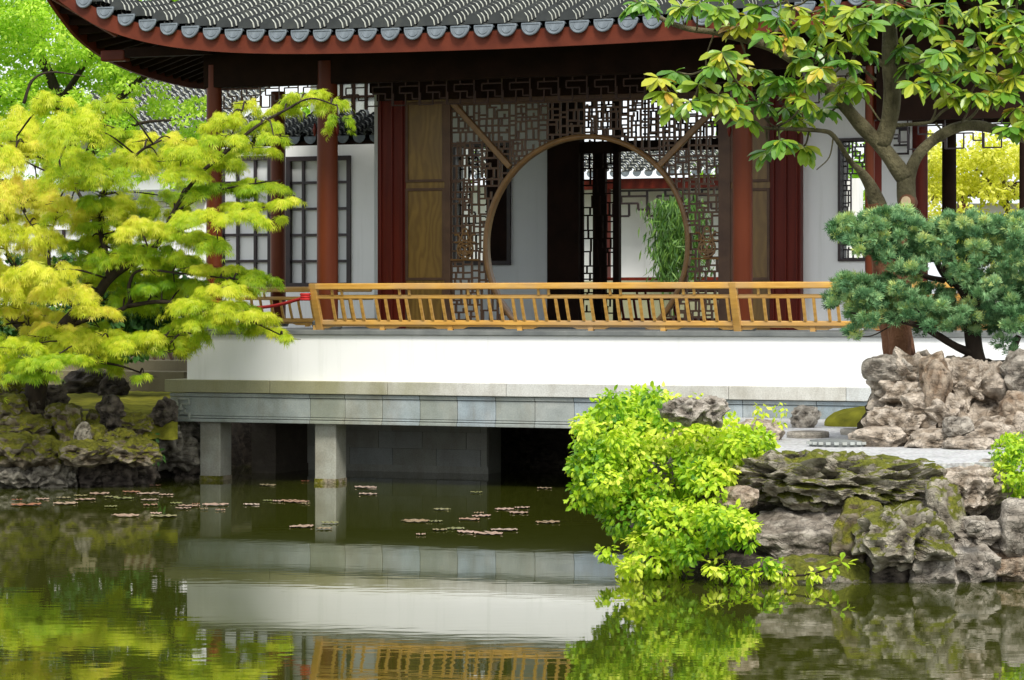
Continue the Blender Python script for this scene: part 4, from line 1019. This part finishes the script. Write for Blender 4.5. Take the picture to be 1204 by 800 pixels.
for i,(px,py,rx,ry,ty) in enumerate(pads):
    d=pad_d(px,i)+(.7 if i>=NF else 0); s=d/F; a=rx*s; dep=min(a*.9,.42 if px>205 else .8); h=ry*s*1.1; a*=1.12
    c=P(px,py,d); n=int((a*dep*3.1+a*h*2.2)*2300)
    n=max(n,60)
    # sub-tufts across the pad give it lumps
    nt_=max(3,int(rx/4)); th=rng.uniform(0,2*np.pi,nt_); rr=np.sqrt(rng.uniform(0,1,nt_)); tc=np.stack([rr*np.cos(th),rr*np.sin(th)],1)
    idx=rng.integers(0,nt_,n); loc=tc[idx]*.92+rng.normal(size=(n,2))*(.13)
    r2=np.clip((loc**2).sum(1),0,1.35)
    tl=(loc-tc[idx]); tuft=np.exp(-(tl**2).sum(1)/.02)
    z=h*(.55-.95*r2)+h*.35*tuft-np.abs(rng.normal(size=n))*h*.38 + rng.uniform(-.25,.25,nt_)[idx]*h
    pos=np.stack([c.x+loc[:,0]*a,c.y+loc[:,1]*dep,c.z+z],1)
    out_=np.stack([loc[:,0]*a+tl[:,0]*a*3,loc[:,1]*dep+tl[:,1]*dep*3,np.zeros(n)],1); out_=unit(out_)
    D=out_*.55+np.array([0,0,-1.0])*rng.uniform(.5,1.3,(n,1))+rn(n)*.28
    Nn=out_*.5+np.array([0,-.3,.9])+rn(n)*.35
    Cs.append(pos);Ds.append(D);Ns.append(Nn);Ls.append(rng.uniform(.055,.098,n)); 
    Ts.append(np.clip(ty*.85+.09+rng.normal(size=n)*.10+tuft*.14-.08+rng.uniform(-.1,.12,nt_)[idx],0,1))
    tips.append((px,py,d))
C=np.concatenate(Cs)-np.array(mroot.location); 
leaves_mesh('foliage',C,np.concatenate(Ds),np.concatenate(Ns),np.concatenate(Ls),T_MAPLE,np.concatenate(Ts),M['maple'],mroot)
print('maple leaves',len(C))
tb=MB()
d=33
limbs=[[(38,490,33.2),(42,462,33.1),(48,435,33),(62,408,32.8),(76,385,32.7),(92,366,32.6)],
 [(92,366,32.6),(112,350,32.5),(128,328,32.4),(150,312,32.3),(172,300,32.2),(190,282,32.1)],
 [(62,408,32.8),(35,395,32.9),(12,375,33),(-20,350,33)],
 [(128,328,32.4),(125,300,32.5),(118,270,32.6),(122,228,32.4),(140,205,32.2),(165,178,32.1),(190,165,32)],
 [(190,282,32.1),(205,248,32.1),(232,208,32),(262,182,31.9),(300,150,31.9),(335,130,31.9),(365,116,31.8),(395,124,31.8)],
 [(190,282,32.1),(220,268,32),(262,254,31.9),(310,244,31.8),(355,234,31.8)],
 [(205,250,32.1),(250,226,31.9),(300,216,31.9),(330,212,31.8)],
 [(150,360,32.4),(190,355,32.2),(240,362,32),(290,376,31.9),(330,394,31.8)],
 [(76,385,32.7),(112,372,32.5),(150,360,32.4),(152,335,32.3),(165,318,32.2),(215,322,32.1),(290,330,32)],
 [(62,408,32.8),(100,405,32.5),(150,402,32.4),(200,404,32.2)],
 [(48,435,33),(80,425,32.7),(130,428,32.5),(165,438,32.4)],
 [(35,395,32.9),(28,355,32.8),(22,320,32.7),(5,290,32.7)],
 [(22,320,32.7),(8,300,32.6),(10,260,32.6)],[(92,366,32.6),(62,330,32.6),(58,290,32.6),(64,262,32.5),(78,245,32.5)],[(64,262,32.5),(75,225,32.5),(98,225,32.4)],
 [(30,250,32.6),(18,215,32.6),(20,160,32.6)],[(58,290,32.6),(35,262,32.6),(20,235,32.6)],[(118,270,32.6),(85,215,32.7),(70,190,32.7),(90,150,32.8)],[(85,215,32.7),(40,195,32.8),(12,180,32.9)],[(232,208,32),(228,190,32),(185,190,32)],[(262,182,31.9),(285,130,31.9)]]
rads=[(.15,.085),(.075,.035),(.06,.03),(.04,.01),(.032,.008),(.022,.007),(.018,.006),(.03,.008),(.035,.008),(.03,.01),(.025,.01),(.03,.015),(.015,.008),(.03,.01),(.014,.006),(.018,.008),(.012,.006),(.025,.008),(.014,.006),(.01,.005),(.01,.005)]
mpts=[]
for l,(a,b) in zip(limbs,rads): mpts += [(q,0) for q in branch(tb,l,a,b,n=7)]
# twigs from nearest limb point to every pad
allp=[q for q,_ in mpts]
for (px,py,d) in tips:
    c=P(px,py,d); q=min(allp,key=lambda w:(w-c).length)
    m=(c+q)/2+Vector((0,0,.06)); tb.tube(spline([q,m,c+Vector((0,0,-.02))],4),[.012]*4+[.008]*4+[.004],5)
    for _ in range(3):
        e=c+Vector((random.uniform(-.2,.2),random.uniform(-.15,.15),random.uniform(-.05,.05))); tb.tube([c,e],[.005,.003],4)
tb.v=[tuple(Vector(v)-mroot.location) for v in tb.v]; tb.build('trunk',M['barkdark'],mroot,smooth=True)
# ---- generic clump tree
def clump_tree(name,label,cat,base,clumps,mat,tmpl,L,dens,tlo,thi,barkm,limbs,droop=.3,gap=0,seed=0,noisep=2.0,trunkname='trunk',crown='foliage',kindn=None,group=None):
    root=empty(name,base,0,label=label,cat=cat,group=group); Cs=[];Ds=[];Ns=[];Ls=[];Ts=[]
    for (px,py,d,rx,ry,rd) in clumps:
        s=d/F; a,b,h=rx*s,rd,ry*s; area=(a*b+a*h+b*h)*4; n=max(12,int(area*dens)); c=P(px,py,d)
        u=unit(rn(n)); r=rng.uniform(.45,1.05,(n,1))**.5
        pos=u*r*np.array([a,b,h])+np.array(c)
        D=u*.7+rn(n)*.5+np.array([0,0,-droop]); Nn=u*.4+np.array([0,-.1,.8])+rn(n)*.5
        Cs.append(pos);Ds.append(D);Ns.append(Nn);Ls.append(rng.uniform(L*.7,L*1.25,n)); Ts.append(np.clip(rng.uniform(tlo,thi)+rng.normal(size=n)*.15,0,1))
    leaves_mesh(crown,np.concatenate(Cs)-np.array(base),np.concatenate(Ds),np.concatenate(Ns),np.concatenate(Ls),tmpl,np.concatenate(Ts),mat,root)
    tb=MB()
    for l,a,b in limbs: branch(tb,l,a,b,n=7)
    if limbs:
        tb.v=[tuple(Vector(v)-Vector(base)) for v in tb.v]; tb.build(trunkname,barkm,root,smooth=True)
    return root
rnd=random.Random(11)
def scatter(n,x0,x1,y0,y1,d0,d1,r0,r1,test=None):
    o=[]
    while len(o)<n:
        px,py=rnd.uniform(x0,x1),rnd.uniform(y0,y1)
        if test and not test(px,py): continue
        r=rnd.uniform(r0,r1); d=rnd.uniform(d0,d1); o.append((px,py,d,r,r*.6,r*d/F))
    return o
b_=P(90,420,47); b_.z=.87
clump_tree('lime_tree','bright lime green spring tree filling the upper left corner behind the maple','tree',b_,
  scatter(380,-90,240,-60,168,45,49,10,22,lambda x,y: not(((x-214)/28)**2+((y-108)/18)**2<1 or ((x-125)/20)**2+((y-116)/8)**2<1))+scatter(60,-60,240,165,235,45,47,7,15),M['lime'],T_QUAD,.085,330,.35,.85,M['barkdark'],
  [([(90,480,47),(85,380,47),(95,300,47),(88,200,47),(70,120,47),(40,40,47),(30,-40,47)],.22,.05),([(88,200,47),(40,140,46.5),(-40,90,46)],.08,.02),([(85,230,47),(130,130,46.5),(180,80,46),(230,20,46)],.1,.02),([(70,120,47),(110,60,46),(140,0,46)],.06,.02),([(28,122,45),(38,95,45),(60,85,45),(100,90,45)],.03,.01),([(88,200,47),(150,150,46),(215,140,45.5)],.05,.015)])
b_=P(1170,420,43); b_.z=.87
clump_tree('golden_tree','golden yellow leaved tree behind the dark gallery posts at the right','tree',b_,
  scatter(120,1085,1235,162,232,41,43,9,17)+scatter(90,1085,1235,245,300,40.5,42.5,9,16),M['yleaf'],T_QUAD,.085,260,.3,.9,M['bark'],
  [([(1185,470,43),(1188,380,43),(1190,300,43),(1185,250,42.5),(1178,200,42)],.09,.03),([(1185,250,42.5),(1160,210,42),(1140,195,42)],.03,.012),([(1188,300,42.5),(1150,280,42),(1110,275,42)],.03,.012)])
# background greenery beyond the houses
for i,(px,d,w_,h,lab,mt) in enumerate([(-260,75,170,300,'tall green tree beyond the left end of the garden wall','lime'),(480,90,120,170,'green tree rising far behind the pavilion roof, left of centre','lime'),(950,85,110,190,'green tree far behind the hall, right of the courtyard','lime'),(1330,70,140,300,'green tree beyond the right end of the pavilion','lime')]):
    b_=P(px,420,d); b_.z=.87
    clump_tree('background_tree',lab,'tree',b_,scatter(45,px-w_,px+w_,300-h,300,d-3,d+3,20,38),M[mt],T_QUAD,.30,16,.0,.5,M['barkdark'],[([(px,420,d),(px+5,320,d),(px-8,220,d)],.3,.12)],group='trees beyond the garden buildings')
# ---- bamboo in the courtyard
b_=Vector(B2W(U(800,21),20.6,.87)); 
bc=[]; root=empty('bamboo',b_,0,label='green bamboo with hanging leaves against the white courtyard wall',cat='plant')
tb=MB(); Cs=[];Ds=[]
dB=b_.y
for i in range(14):
    px=rnd.uniform(782,822); top=rnd.uniform(232,262); a=P(px,345,dB+rnd.uniform(-.5,.5)); b=P(px+rnd.uniform(-8,8),top,a.y); c=P(px+rnd.uniform(-22,12),top+14,a.y-.1)
    a.z=.87; q=spline([a,b,c],5); tb.tube(q,.02,5)
    for k in range(150):
        p=P(px+rnd.gauss(0,9),rnd.uniform(top,330)**1.0,a.y+rnd.gauss(0,.2)); Cs.append(tuple(p-b_)); 
for k in range(900):
    p=P(rnd.gauss(792,14),rnd.uniform(232,300),dB-.3+rnd.gauss(0,.3)); Cs.append(tuple(p-b_))
C=np.array(Cs); n=len(C); leaves_mesh('foliage',C,np.array([0,0,-1.])+rn(n)*.45,np.array([0,-1.,.3])+rn(n)*.5,rng.uniform(.14,.26,n),T_BAMB,rng.uniform(0,1,n),M['bamboo'],root)
tb.v=[tuple(Vector(v)-b_) for v in tb.v]; tb.build('canes',M['bamboo'],root)
# ---- big lime shrub over the rocks
def shrub(name,label,clumps,L,dens,mat,tint=(.35,.9),seed=0,stems=None,cat='shrub',tm=T_OVAL,group=None):
    c0=P(clumps[0][0],clumps[0][1],clumps[0][2]); root=empty(name,(c0.x,c0.y,.0),0,label=label,cat=cat,group=group)
    b0=np.array(root.location)*1.0; Cs=[];Ds=[];Ns=[];Ls=[];Ts=[]
    for (px,py,d,rx,ry,rd) in clumps:
        s=d/F; a,b,h=rx*s,rd,ry*s; n=max(10,int((a*b+a*h+b*h)*4*dens)); c=np.array(P(px,py,d))
        u=unit(rn(n)); nz=np.array([mn.noise(Vector(q)*2.3+Vector((px,py,0))) for q in u])[:,None]
        r=(1+nz*.35)*rng.uniform(.6,1.06,(n,1))**.5
        pos=u*r*np.array([a,b,h])+c
        D=u*.6+rn(n)*.45+np.array([0,0,-.45]); Nn=u*.7+np.array([0,-.1,.6])+rn(n)*.35
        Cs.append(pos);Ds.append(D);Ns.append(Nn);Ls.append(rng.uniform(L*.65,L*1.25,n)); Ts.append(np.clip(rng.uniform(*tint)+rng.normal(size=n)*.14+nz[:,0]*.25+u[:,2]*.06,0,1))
    C=np.concatenate(Cs); keep=C[:,2]>.015
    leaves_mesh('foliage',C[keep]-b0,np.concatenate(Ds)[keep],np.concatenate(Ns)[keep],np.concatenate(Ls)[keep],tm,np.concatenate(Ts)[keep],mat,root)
    tb=MB()
    for l in (stems or []): branch(tb,l,.012,.005,n=5)
    for q in ([] if name=='understorey_shrub' else clumps[:60]):
        e=P(q[0],q[1],q[2]); st=Vector((c0.x+(e.x-c0.x)*.3,e.y+.05,.15 if cat=='shrub' else max(.15,e.z-.3)))
        if name=='understorey_shrub': st=Vector((e.x+.05,e.y+.05,.88)); kk=1 if cat=='shrub' else .35; tb.tube(spline([st,(st+e)/2+Vector((0,0,.05)),e],3),[.012*kk]*6+[.005*kk],4)
    if name=='understorey_shrub':
        e=Vector((c0.x,c0.y,.8)); tb.tube([e,e+Vector((0,0,.7))],[.03,.02],6)
    tb.v=[tuple(Vector(v)-Vector(b0)) for v in tb.v]; tb.build('stems',M['barkdark'] if cat=='shrub' else M['fern'],root)
    return root
cl=[]
shape=[(785,512,60,26),(740,505,48,34),(720,545,42,36),(780,560,60,48),(840,525,42,36),(835,580,34,38),(745,600,50,40),(800,620,54,36),(770,655,42,28),(720,570,36,28),(850,620,26,22),(770,478,18,12),(870,520,26,18),(745,482,26,14),(860,545,28,24),(700,550,22,26),(705,500,24,22)]
for i,(px,py,rx,ry) in enumerate(shape):
    d=21.9+ (i%5)*.12+ (py<520)*.7+(py<490)*.5-(py>600)*.5
    cl.append((px,py,d,rx*.8,ry*.85,.32))
    for k in range(5):
        a=rnd.uniform(0,6.28); cl.append((px+rx*.8*math.cos(a),py+ry*.8*math.sin(a),d+rnd.uniform(-.3,.1),rnd.uniform(12,20),rnd.uniform(9,14),.14))
for q in [(684,520),(680,548),(678,585),(690,590),(684,555),(708,478),(722,468),(768,466),(690,505),(715,650),(740,672),(765,678),(800,676),(845,665)]:
    cl.append((q[0],q[1],21.8,11,9,.1))
# trailing shoots at the lower right
for q in [(838,668),(858,672),(872,678),(885,676),(898,662),(906,672),(915,668),(925,680),(880,640),(868,628)]:
    cl.append((q[0],q[1],21.15,9,7,.08))
shrub('green_bush','big lime green leafy bush spilling over the rocks into the pond right of centre',cl,.062,900,M['shrub'],tint=(.2,.85))
shrub('green_bush','trailing green sprig hanging over the waterline under the long ledge',[(963,672,21.1,9,6,.06),(978,668,21.1,8,6,.06),(990,662,21.1,8,6,.06),(950,676,21.1,5,4,.04)],.075,330,M['shrub'],stems=[[(915,676,21.2),(950,676,21.1),(990,664,21.1)]])
sc=[(1195,550,21.9,24,26,.3),(1185,530,21.9,16,16,.2),(1200,580,21.9,18,18,.2),(1180,560,21.8,12,14,.15),(1205,525,21.9,18,14,.2),(1190,520,21.9,10,9,.1)]
shrub('green_bush','small round bright green bush at the right edge, on the bank rocks',sc,.045,1300,M['shrub'])
for px,py,d,lab in [(820,468,24.6,'grassy green tuft on the rock on top of the big bush'),(895,482,25.5,'light feathery green sprig rising in front of the stone course'),(918,480,25.5,'second feathery sprig just right of the first, in front of the stone course'),(778,461,22.6,'highest upright shoot at the top of the big bush')]:
    shrub('green_sprig',lab,[(px,py,d,9,7,.08),(px-3,py+12,d,6,8,.06),(px,py+20,d,5,8,.05)],.06,320,M['shrub'],cat='plant',tm=T_QUAD,group='light sprigs on the terrace')
for px,py,lab in [(178,512,'small green fern on the left bank, upper one'),(183,538,'small green fern on the left bank, lower one near the water')]:
    shrub('fern',lab,[(px,py,33.2,10,7,.1)],.07,300,M['fern'],tint=(.3,.9),cat='plant',group='ferns on the left bank')
us_c=[(px,py,d,r1,r2,.35) for px,py,d,r1,r2 in [(-20,380,36,40,34),(30,372,36.5,30,30),(70,395,36,28,28),(110,400,36.6,26,22),(10,430,35.5,30,18),(150,405,37,24,16),(95,345,36.8,28,30),(190,345,37,26,22),(140,350,37,26,26),(-60,400,36,40,40),(-40,330,37,30,30),(215,352,37.5,12,12),(140,325,37.5,26,24),(175,320,37.6,26,22),(205,330,37.8,18,22),(160,370,37.4,30,20),(195,375,37.6,22,18),(100,310,37.5,24,20),(60,330,37.5,26,22),(20,320,37.5,26,18),(120,378,37,28,18)]]
shrub('understorey_shrub','dark leaved evergreen shrub in the shade behind the maple trunk',us_c+[(x_,396,38.2,24,13,.35) for x_ in (-40,-5,30,62,92,122,152,182,206)]+[(x_,368,37.9,24,18,.4) for x_ in (-20,40,75,110,145,178,205)],.13,200,M['fern'],tint=(.0,.45))
# ---- magnolia
mg=empty('magnolia_tree',P(1058,430,26.9),0,label='broad leaved magnolia with red brown forked trunk and pale cut branch stub, right foreground',cat='tree'); mg.location.z=1.3
tb=MB(); D_=26.8
def Q(l,dd=0): return [(x,y,D_+dd+(k[0] if k else 0)) for x,y,*k in l]
m_l=[(Q([(1058,432),(1058,400),(1057,370),(1060,330),(1066,290),(1068,262),(1066,235),(1064,210)]),.12,.085),
 (Q([(1064,210),(1050,190),(1036,172),(1010,145),(985,115),(960,88),(935,72),(905,55),(870,45),(840,38),(805,33),(770,18),(745,0)]),.088,.014),
 (Q([(1036,172),(1046,140),(1049,110),(1047,70),(1046,30),(1044,-20),(1040,-70)]),.09,.075),
 (Q([(1068,235),(1070,205),(1080,182),(1100,163),(1125,150),(1150,148),(1180,155),(1215,166),(1250,170)]),.066,.045),
 (Q([(1058,420,.25),(1052,380,.3),(1044,330,.3),(1040,290,.3),(1036,262,.25),(1034,252,.25)]),.16,.115),
 (Q([(1010,199,.05),(1000,190,0),(980,160,-.1),(965,154,-.1),(930,152,-.2),(895,150,-.2),(870,142,-.2),(830,130,-.2),(805,122,-.2)]),.028,.01),
 (Q([(1036,264,.25),(1034,252,.25),(1030,236,.22),(1023,218,.15),(1012,202,.05),(1003,193)]),.116,.026),
 (Q([(1052,98),(1068,86),(1085,83),(1098,84),(1112,92),(1125,85)]),.045,.014),
 (Q([(1044,80),(1030,70),(1020,62),(1012,58)]),.032,.02),(Q([(1030,95),(1015,82),(1008,80),(995,88)]),.018,.01),
 (Q([(1048,148),(1075,146),(1095,143),(1110,130),(1135,118),(1152,90),(1160,75)]),.022,.008),
 (Q([(1095,143),(1100,130),(1098,112)]),.014,.006),(Q([(1100,145),(1108,155),(1112,165)]),.012,.006),
 (Q([(1000,128),(1000,95),(1003,70),(1012,55),(1015,30),(1018,0)]),.028,.010),
 (Q([(1125,150),(1145,135),(1155,118),(1165,100)]),.02,.01),(Q([(1110,95),(1130,70),(1155,55),(1185,48),(1215,40)]),.022,.01),
 (Q([(1160,75),(1175,70),(1195,62),(1220,50)]),.022,.012),(Q([(1180,92),(1204,92),(1240,90)]),.024,.02),(Q([(1185,48),(1196,30),(1195,10),(1200,-20)]),.018,.01),
 (Q([(905,55),(916,30),(930,15),(925,0)]),.025,.01),(Q([(905,55),(915,48),(925,38),(930,28)]),.02,.008),(Q([(880,118,-.2),(905,145,-.2),(915,150,-.2)]),.014,.008),(Q([(980,160),(975,185),(960,200)]),.01,.005),(Q([(1047,145),(1035,142),(1018,118),(1005,112)]),.012,.005),(Q([(1180,155),(1200,145),(1210,140)]),.012,.006),(Q([(960,88),(975,75),(985,60)]),.014,.006),(Q([(840,38),(830,70),(835,95)]),.01,.006),(Q([(870,45),(880,75),(885,100)]),.012,.006),(Q([(935,72),(930,100),(925,125)]),.012,.006),(Q([(805,33),(800,15),(790,0)]),.01,.006)]
for i,(l,a,b) in enumerate(m_l): branch(tb,l,a,b,n=10 if a>.05 else 6,seg=5)
tb.v=[tuple(Vector(v)-mg.location) for v in tb.v]
# lower trunk is red brown bark, upper is olive grey
mbt=MB(); 
lower=[];upper=[]
for f in tb.f:
    zc=sum(tb.v[i][2] for i in f)/len(f)+mg.location.z; (lower if zc<3.15 else upper).append(f)
mbt.v=tb.v; mbt.f=lower+upper; mbt.m=[0]*len(lower)+[1]*len(upper); mbt.t=[.5]*len(mbt.f)
wh=[(775,92),(783,108),(795,85),(812,120),(822,100),(838,78),(848,62),(862,72),(868,98),(845,112),(862,125),(890,82),(905,100),(898,122),(922,92),(935,108),(925,128),(948,118),(918,165),(902,178),(945,172),(968,128),(878,18),(895,8),(868,30),(915,22),(905,40),(935,8),(955,22),(975,8),(990,25),(965,40),(985,48),(950,55),(975,65),(1005,12),(1018,28),(1005,48),(1020,60),(995,72),(965,80),(940,70),(1062,12),(1078,22),(1092,8),(1108,62),(1120,48),(1135,58),(1125,75),(1148,40),(1165,22),(1158,62),(1140,85),(1108,100),(1120,112),(1072,75),(1085,68),(1098,88),(1182,12),(1195,30),(1188,58),(1202,45),(1172,88),(1192,92),(1200,70),(1195,128),(1205,142),(1188,150),(1150,8),(1130,15),(1115,5),(760,4),(800,8),(748,3),(1048,5),(995,95),(985,110),(1010,100),(820,5),(845,10),(1030,5),(1215,20),(1220,60),(1225,100),(935,140),(790,125),(880,140),(1145,110),(1165,108),(1180,108),(950,95),(1075,98),(1062,55),(925,45),(942,30),(1180,35),(1100,30),(1155,85),(860,-10),(910,-15),(960,-12),(1010,-18),(1080,-15),(1140,-15),(1190,-12)]
Cs=[];Ds=[];Ns=[];Ls=[];Ts=[]; tw=MB(); mallp=[Vector(v)+mg.location for v in tb.v[::6]]
for i,(px,py) in enumerate(wh):
    d=26.4+rnd.uniform(-.55,.45); c=P(px,py,d); n=rnd.randint(14,22); ax=Vector((rnd.uniform(-.5,.5),rnd.uniform(-.6,.1),rnd.uniform(.3,1))).normalized()
    x=ax.orthogonal().normalized(); y=ax.cross(x); base=rnd.uniform(.2,.75)
    for k in range(n):
        a=k*2.4+rnd.uniform(-.3,.3); el=rnd.uniform(-.15,.9) if k<n*.75 else rnd.uniform(.8,1.3)
        o_=(x*math.cos(a)+y*math.sin(a)); Dv=o_*math.cos(el)+ax*math.sin(el)+Vector((0,0,-.85)); Cs.append(tuple(c+o_*.012-mg.location)); Ds.append(tuple(Dv)); Ns.append(tuple(ax+o_*-.2+Vector((0,-.1,.3))+Vector((rnd.gauss(0,.22),rnd.gauss(0,.22),rnd.gauss(0,.22))))); Ls.append(rnd.uniform(.15,.24)*(.75 if k>=n*.75 else 1)); Ts.append(min(1,max(0,base+rnd.gauss(0,.15)+(.2 if k>=n*.75 else 0))))
    q=min(mallp,key=lambda w:(w-c).length); 
    if (q-c).length>.03: tw.tube(spline([q,(q+c)/2+Vector((0,0,-.04)),c],4),[.010]*8+[.007],5)
leaves_mesh('foliage',np.array(Cs),np.array(Ds),np.array(Ns),np.array(Ls),T_LONG,np.array(Ts),M['magn'],mg)

for f_ in tw.f: mbt.f.append(tuple(a_+len(mbt.v) for a_ in f_)); mbt.m.append(1); mbt.t.append(.5)
mbt.v=list(mbt.v)+[tuple(Vector(v)-mg.location) for v in tw.v]
tr=mbt.build('trunk',[M['barkred'],M['bark']],mg,smooth=True)
mb=MB(); a=P(1068,238,26.8)-mg.location; mb.tube([a+Vector((.0,.05,0)),a+Vector((-.03,-.10,.0)),a+Vector((-.045,-.15,.005))],[.10,.075,.06],12); mb.build('branch_stub',M['barkred'],tr,smooth=True)
mb=MB(); mb.tube([a+Vector((-.045,-.148,.005)),a+Vector((-.048,-.156,.005))],[.048,.046],14); mb.build('cut_face',M['cut'],tr)
# ---- juniper
jr=empty('juniper',P(1148,420,25.6),0,label='blue green cloud pruned juniper with dark leaning trunk on the limestone mound',cat='tree')
tb=MB(); JD=25.6
jl=[([(1150,428,JD),(1145,405,JD),(1143,380,JD),(1145,362,JD),(1132,338,JD),(1122,330,JD)],.085,.055),([(1150,418,JD),(1125,408,JD-.05),(1100,393,JD-.1),(1080,383,JD-.15),(1060,378,JD-.2)],.045,.02),
 ([(1122,335,JD),(1108,320,JD),(1098,300,JD),(1094,288,JD)],.04,.015),([(1110,330,JD),(1088,325,JD-.1),(1068,312,JD-.2),(1050,300,JD-.2)],.03,.012),([(1122,335,JD),(1135,312,JD),(1145,295,JD),(1165,280,JD)],.035,.012),
 ([(1132,345,JD),(1155,365,JD-.1),(1185,362,JD-.2)],.03,.012),([(1060,378,JD-.2),(1030,372,JD-.3),(1000,368,JD-.3)],.018,.008),([(1045,385,JD-.2),(1025,395,JD-.3),(1005,396,JD-.3)],.007,.004),([(1190,440,JD),(1192,410,JD),(1198,395,JD)],.05,.03),([(1100,393,JD-.1),(1075,360,JD-.2),(1055,345,JD-.3)],.02,.008)]
for l,a,b in jl: branch(tb,l,a,b,n=8,seg=4)
tb.v=[tuple(Vector(v)-jr.location) for v in tb.v]; tb.build('trunk',M['barkdark'],jr,smooth=True)
jc=[]
def in_j(px,py):
    if py>395: return False
    g=[(1012,272,32,15),(1050,262,36,15),(1088,276,34,16),(1128,268,32,15),(1168,274,32,16),(1206,272,26,18),(1045,296,34,11),(1092,304,26,11),(1150,300,28,12),(1190,306,28,14),(1005,338,22,12),(1000,354,30,11),(1042,340,28,13),(1068,322,22,9),(1052,368,32,10),(1090,352,30,14),(1112,376,30,12),(1016,374,18,8),(1165,336,30,15),(1200,340,26,18),(1150,368,24,12),(1186,376,32,14),(1140,384,22,8),(1215,376,20,20),(1130,322,16,8)]
    return any(((px-a)/c)**2+((py-b)/e)**2<1 for a,b,c,e in g) and not ((px-1105)/16)**2+((py-318)/12)**2<1 and not ((px-1062)/14)**2+((py-328)/8)**2<1
for k in range(820):
    while True:
        px,py=rnd.uniform(972,1230),rnd.uniform(248,398)
        if in_j(px,py): break
    jc.append((px,py,JD+rnd.uniform(-.55,.5),rnd.uniform(4.5,9),rnd.uniform(4,7.5),.06))
jc += [(1004,396,JD-.3,8,6,.06),(1000,390,JD-.3,7,6,.06),(1183,405,JD-.2,12,10,.1),(1190,415,JD-.2,10,8,.1),(1175,402,JD-.2,9,8,.1),(1082,390,JD+.2,7,10,.06),(985,350,JD-.2,12,8,.08),(995,330,JD-.2,9,9,.08),(990,262,JD-.2,9,9,.08),(995,275,JD-.2,10,9,.08),(1015,262,JD-.2,10,7,.08)]
Cs=[];Ds=[];Ns=[];Ls=[];Ts=[]
for (px,py,d,rx,ry,rd) in jc:
    s=d/F; n=75; tt=rng.uniform(.1,.8); u=unit(rn(n)); u[:,2]=u[:,2]*.9+.15; pos=u*rng.uniform(.25,.95,(n,1))*np.array([rx*s,rd,ry*s])+np.array(P(px,py,d))
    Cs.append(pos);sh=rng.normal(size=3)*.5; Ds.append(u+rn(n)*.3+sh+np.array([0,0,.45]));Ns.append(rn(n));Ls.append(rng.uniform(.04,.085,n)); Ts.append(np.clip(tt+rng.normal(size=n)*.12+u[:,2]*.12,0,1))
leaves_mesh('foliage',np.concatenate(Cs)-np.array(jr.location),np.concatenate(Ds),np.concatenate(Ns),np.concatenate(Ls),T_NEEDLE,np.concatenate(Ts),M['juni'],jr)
# ---- tile capped wall end (child meshes)
mb=MB(); mb.box(-.085,.085,-.08,.10,0,(HZ-112)*cpw.y/F+HC-FL); mb.build('post',M['redpanel'],cp)
mb=MB(); z=(HZ-106)*cpw.y/F+HC-FL
for k in range(3): 
    n=12; r0=.20-.02*k; vs=[(-.02+r0*math.cos(math.pi*j/n),-.06+.05*k,z+r0*.75*math.sin(math.pi*j/n)) for j in range(n+1)]; vs+=[(x,y+.5,zz+.1) for x,y,zz in vs]; mb.add(vs,[(j,j+1,n+2+j,n+1+j) for j in range(n)]+[tuple(range(n+1))])
mb.build('tile_cap',M['dark'],cp)
# ------------------------------------------------------------------ lily pads
def wp(x,y): return (x/2.0067, 534+y/2.0067)
lp=[wp(*q) for q in [(40,110),(62,121),(150,105),(155,118),(190,100),(200,109),(235,95),(262,103),(292,106),(262,126),(350,95),(366,76),(310,91),(392,98),(352,110),(355,122),(296,147),(368,142),(386,148),(415,118),(432,130),(445,124),(462,120),(482,132),(508,121),(520,134),(593,121),(632,112),(655,113),(685,112),(722,119),(632,75),(712,173),(765,178),(778,164),(868,96),(862,80),(980,160),(1028,161),(1038,181),(993,192),(1100,186),(1152,189),(1108,156),(1130,141),(1136,148),(1190,132),(1190,181),(720,66),(100,108),(1075,178),(700,114)]]+[(614,598),(640,575),(644,615),(610,604),(520,600),(560,580)]
mb=MB()
n=22; vs=[(0,0,.006)]+[(math.cos(R(12)+(R(336))*k/n),math.sin(R(12)+R(336)*k/n),.004+.012*math.sin(k*1.9)**2) for k in range(n+1)]
mb.add(vs,[(0,k+1,k+2) for k in range(n)]); padp=None
names=[]
for i,(px,py) in enumerate(lp):
    d=F*HC/(py-HZ); c=P(px,py,d); c.z=.004
    if padp is None: padp=mb.build('lily_pad',M['pad']); o=padp
    else: o=padp.copy(); COL.objects.link(o)
    r=rnd.choice((.05,.07,.09,.11,.14))*rnd.uniform(.85,1.15); o.location=c; o.scale=(r,r*rnd.uniform(.8,1.1),1); o.rotation_euler=(rnd.uniform(-.02,.02),rnd.uniform(-.02,.02),rnd.uniform(0,6.28))
    names.append((px,py,o))
ORD=['first','second','third','fourth','fifth','sixth','seventh','eighth','ninth','tenth','eleventh','twelfth','thirteenth','fourteenth']
zones=[('nearest the left bank',lambda x,y:x<100 and y<594),('in the far rows left of the first pillar',lambda x,y:100<=x<235 and y<588),('in the near rows left of the first pillar',lambda x,y:100<=x<235 and y>=588),
 ('between the two pillars',lambda x,y:235<=x<352),('beside or in front of the second pillar',lambda x,y:352<=x<470),('in the nearest row of open water',lambda x,y:x>=470 and y>=620),('in the farther open water right of the pillars',lambda x,y:x>=470 and y<620),('left',lambda x,y:True)]
done=set()
for zn,fn in zones:
    q=sorted([t for t in names if t[2].name not in done and fn(t[0],t[1])],key=lambda t:t[0])
    for i,t in enumerate(q):
        done.add(t[2].name); w_='pinkish' if t[0]<300 else 'pale'
        tag(t[2],f"{w_} lily pad {zn}, {ORD[i] if i<14 else 'last'} from the left",'lily pad','lily pads floating in front of the platform')
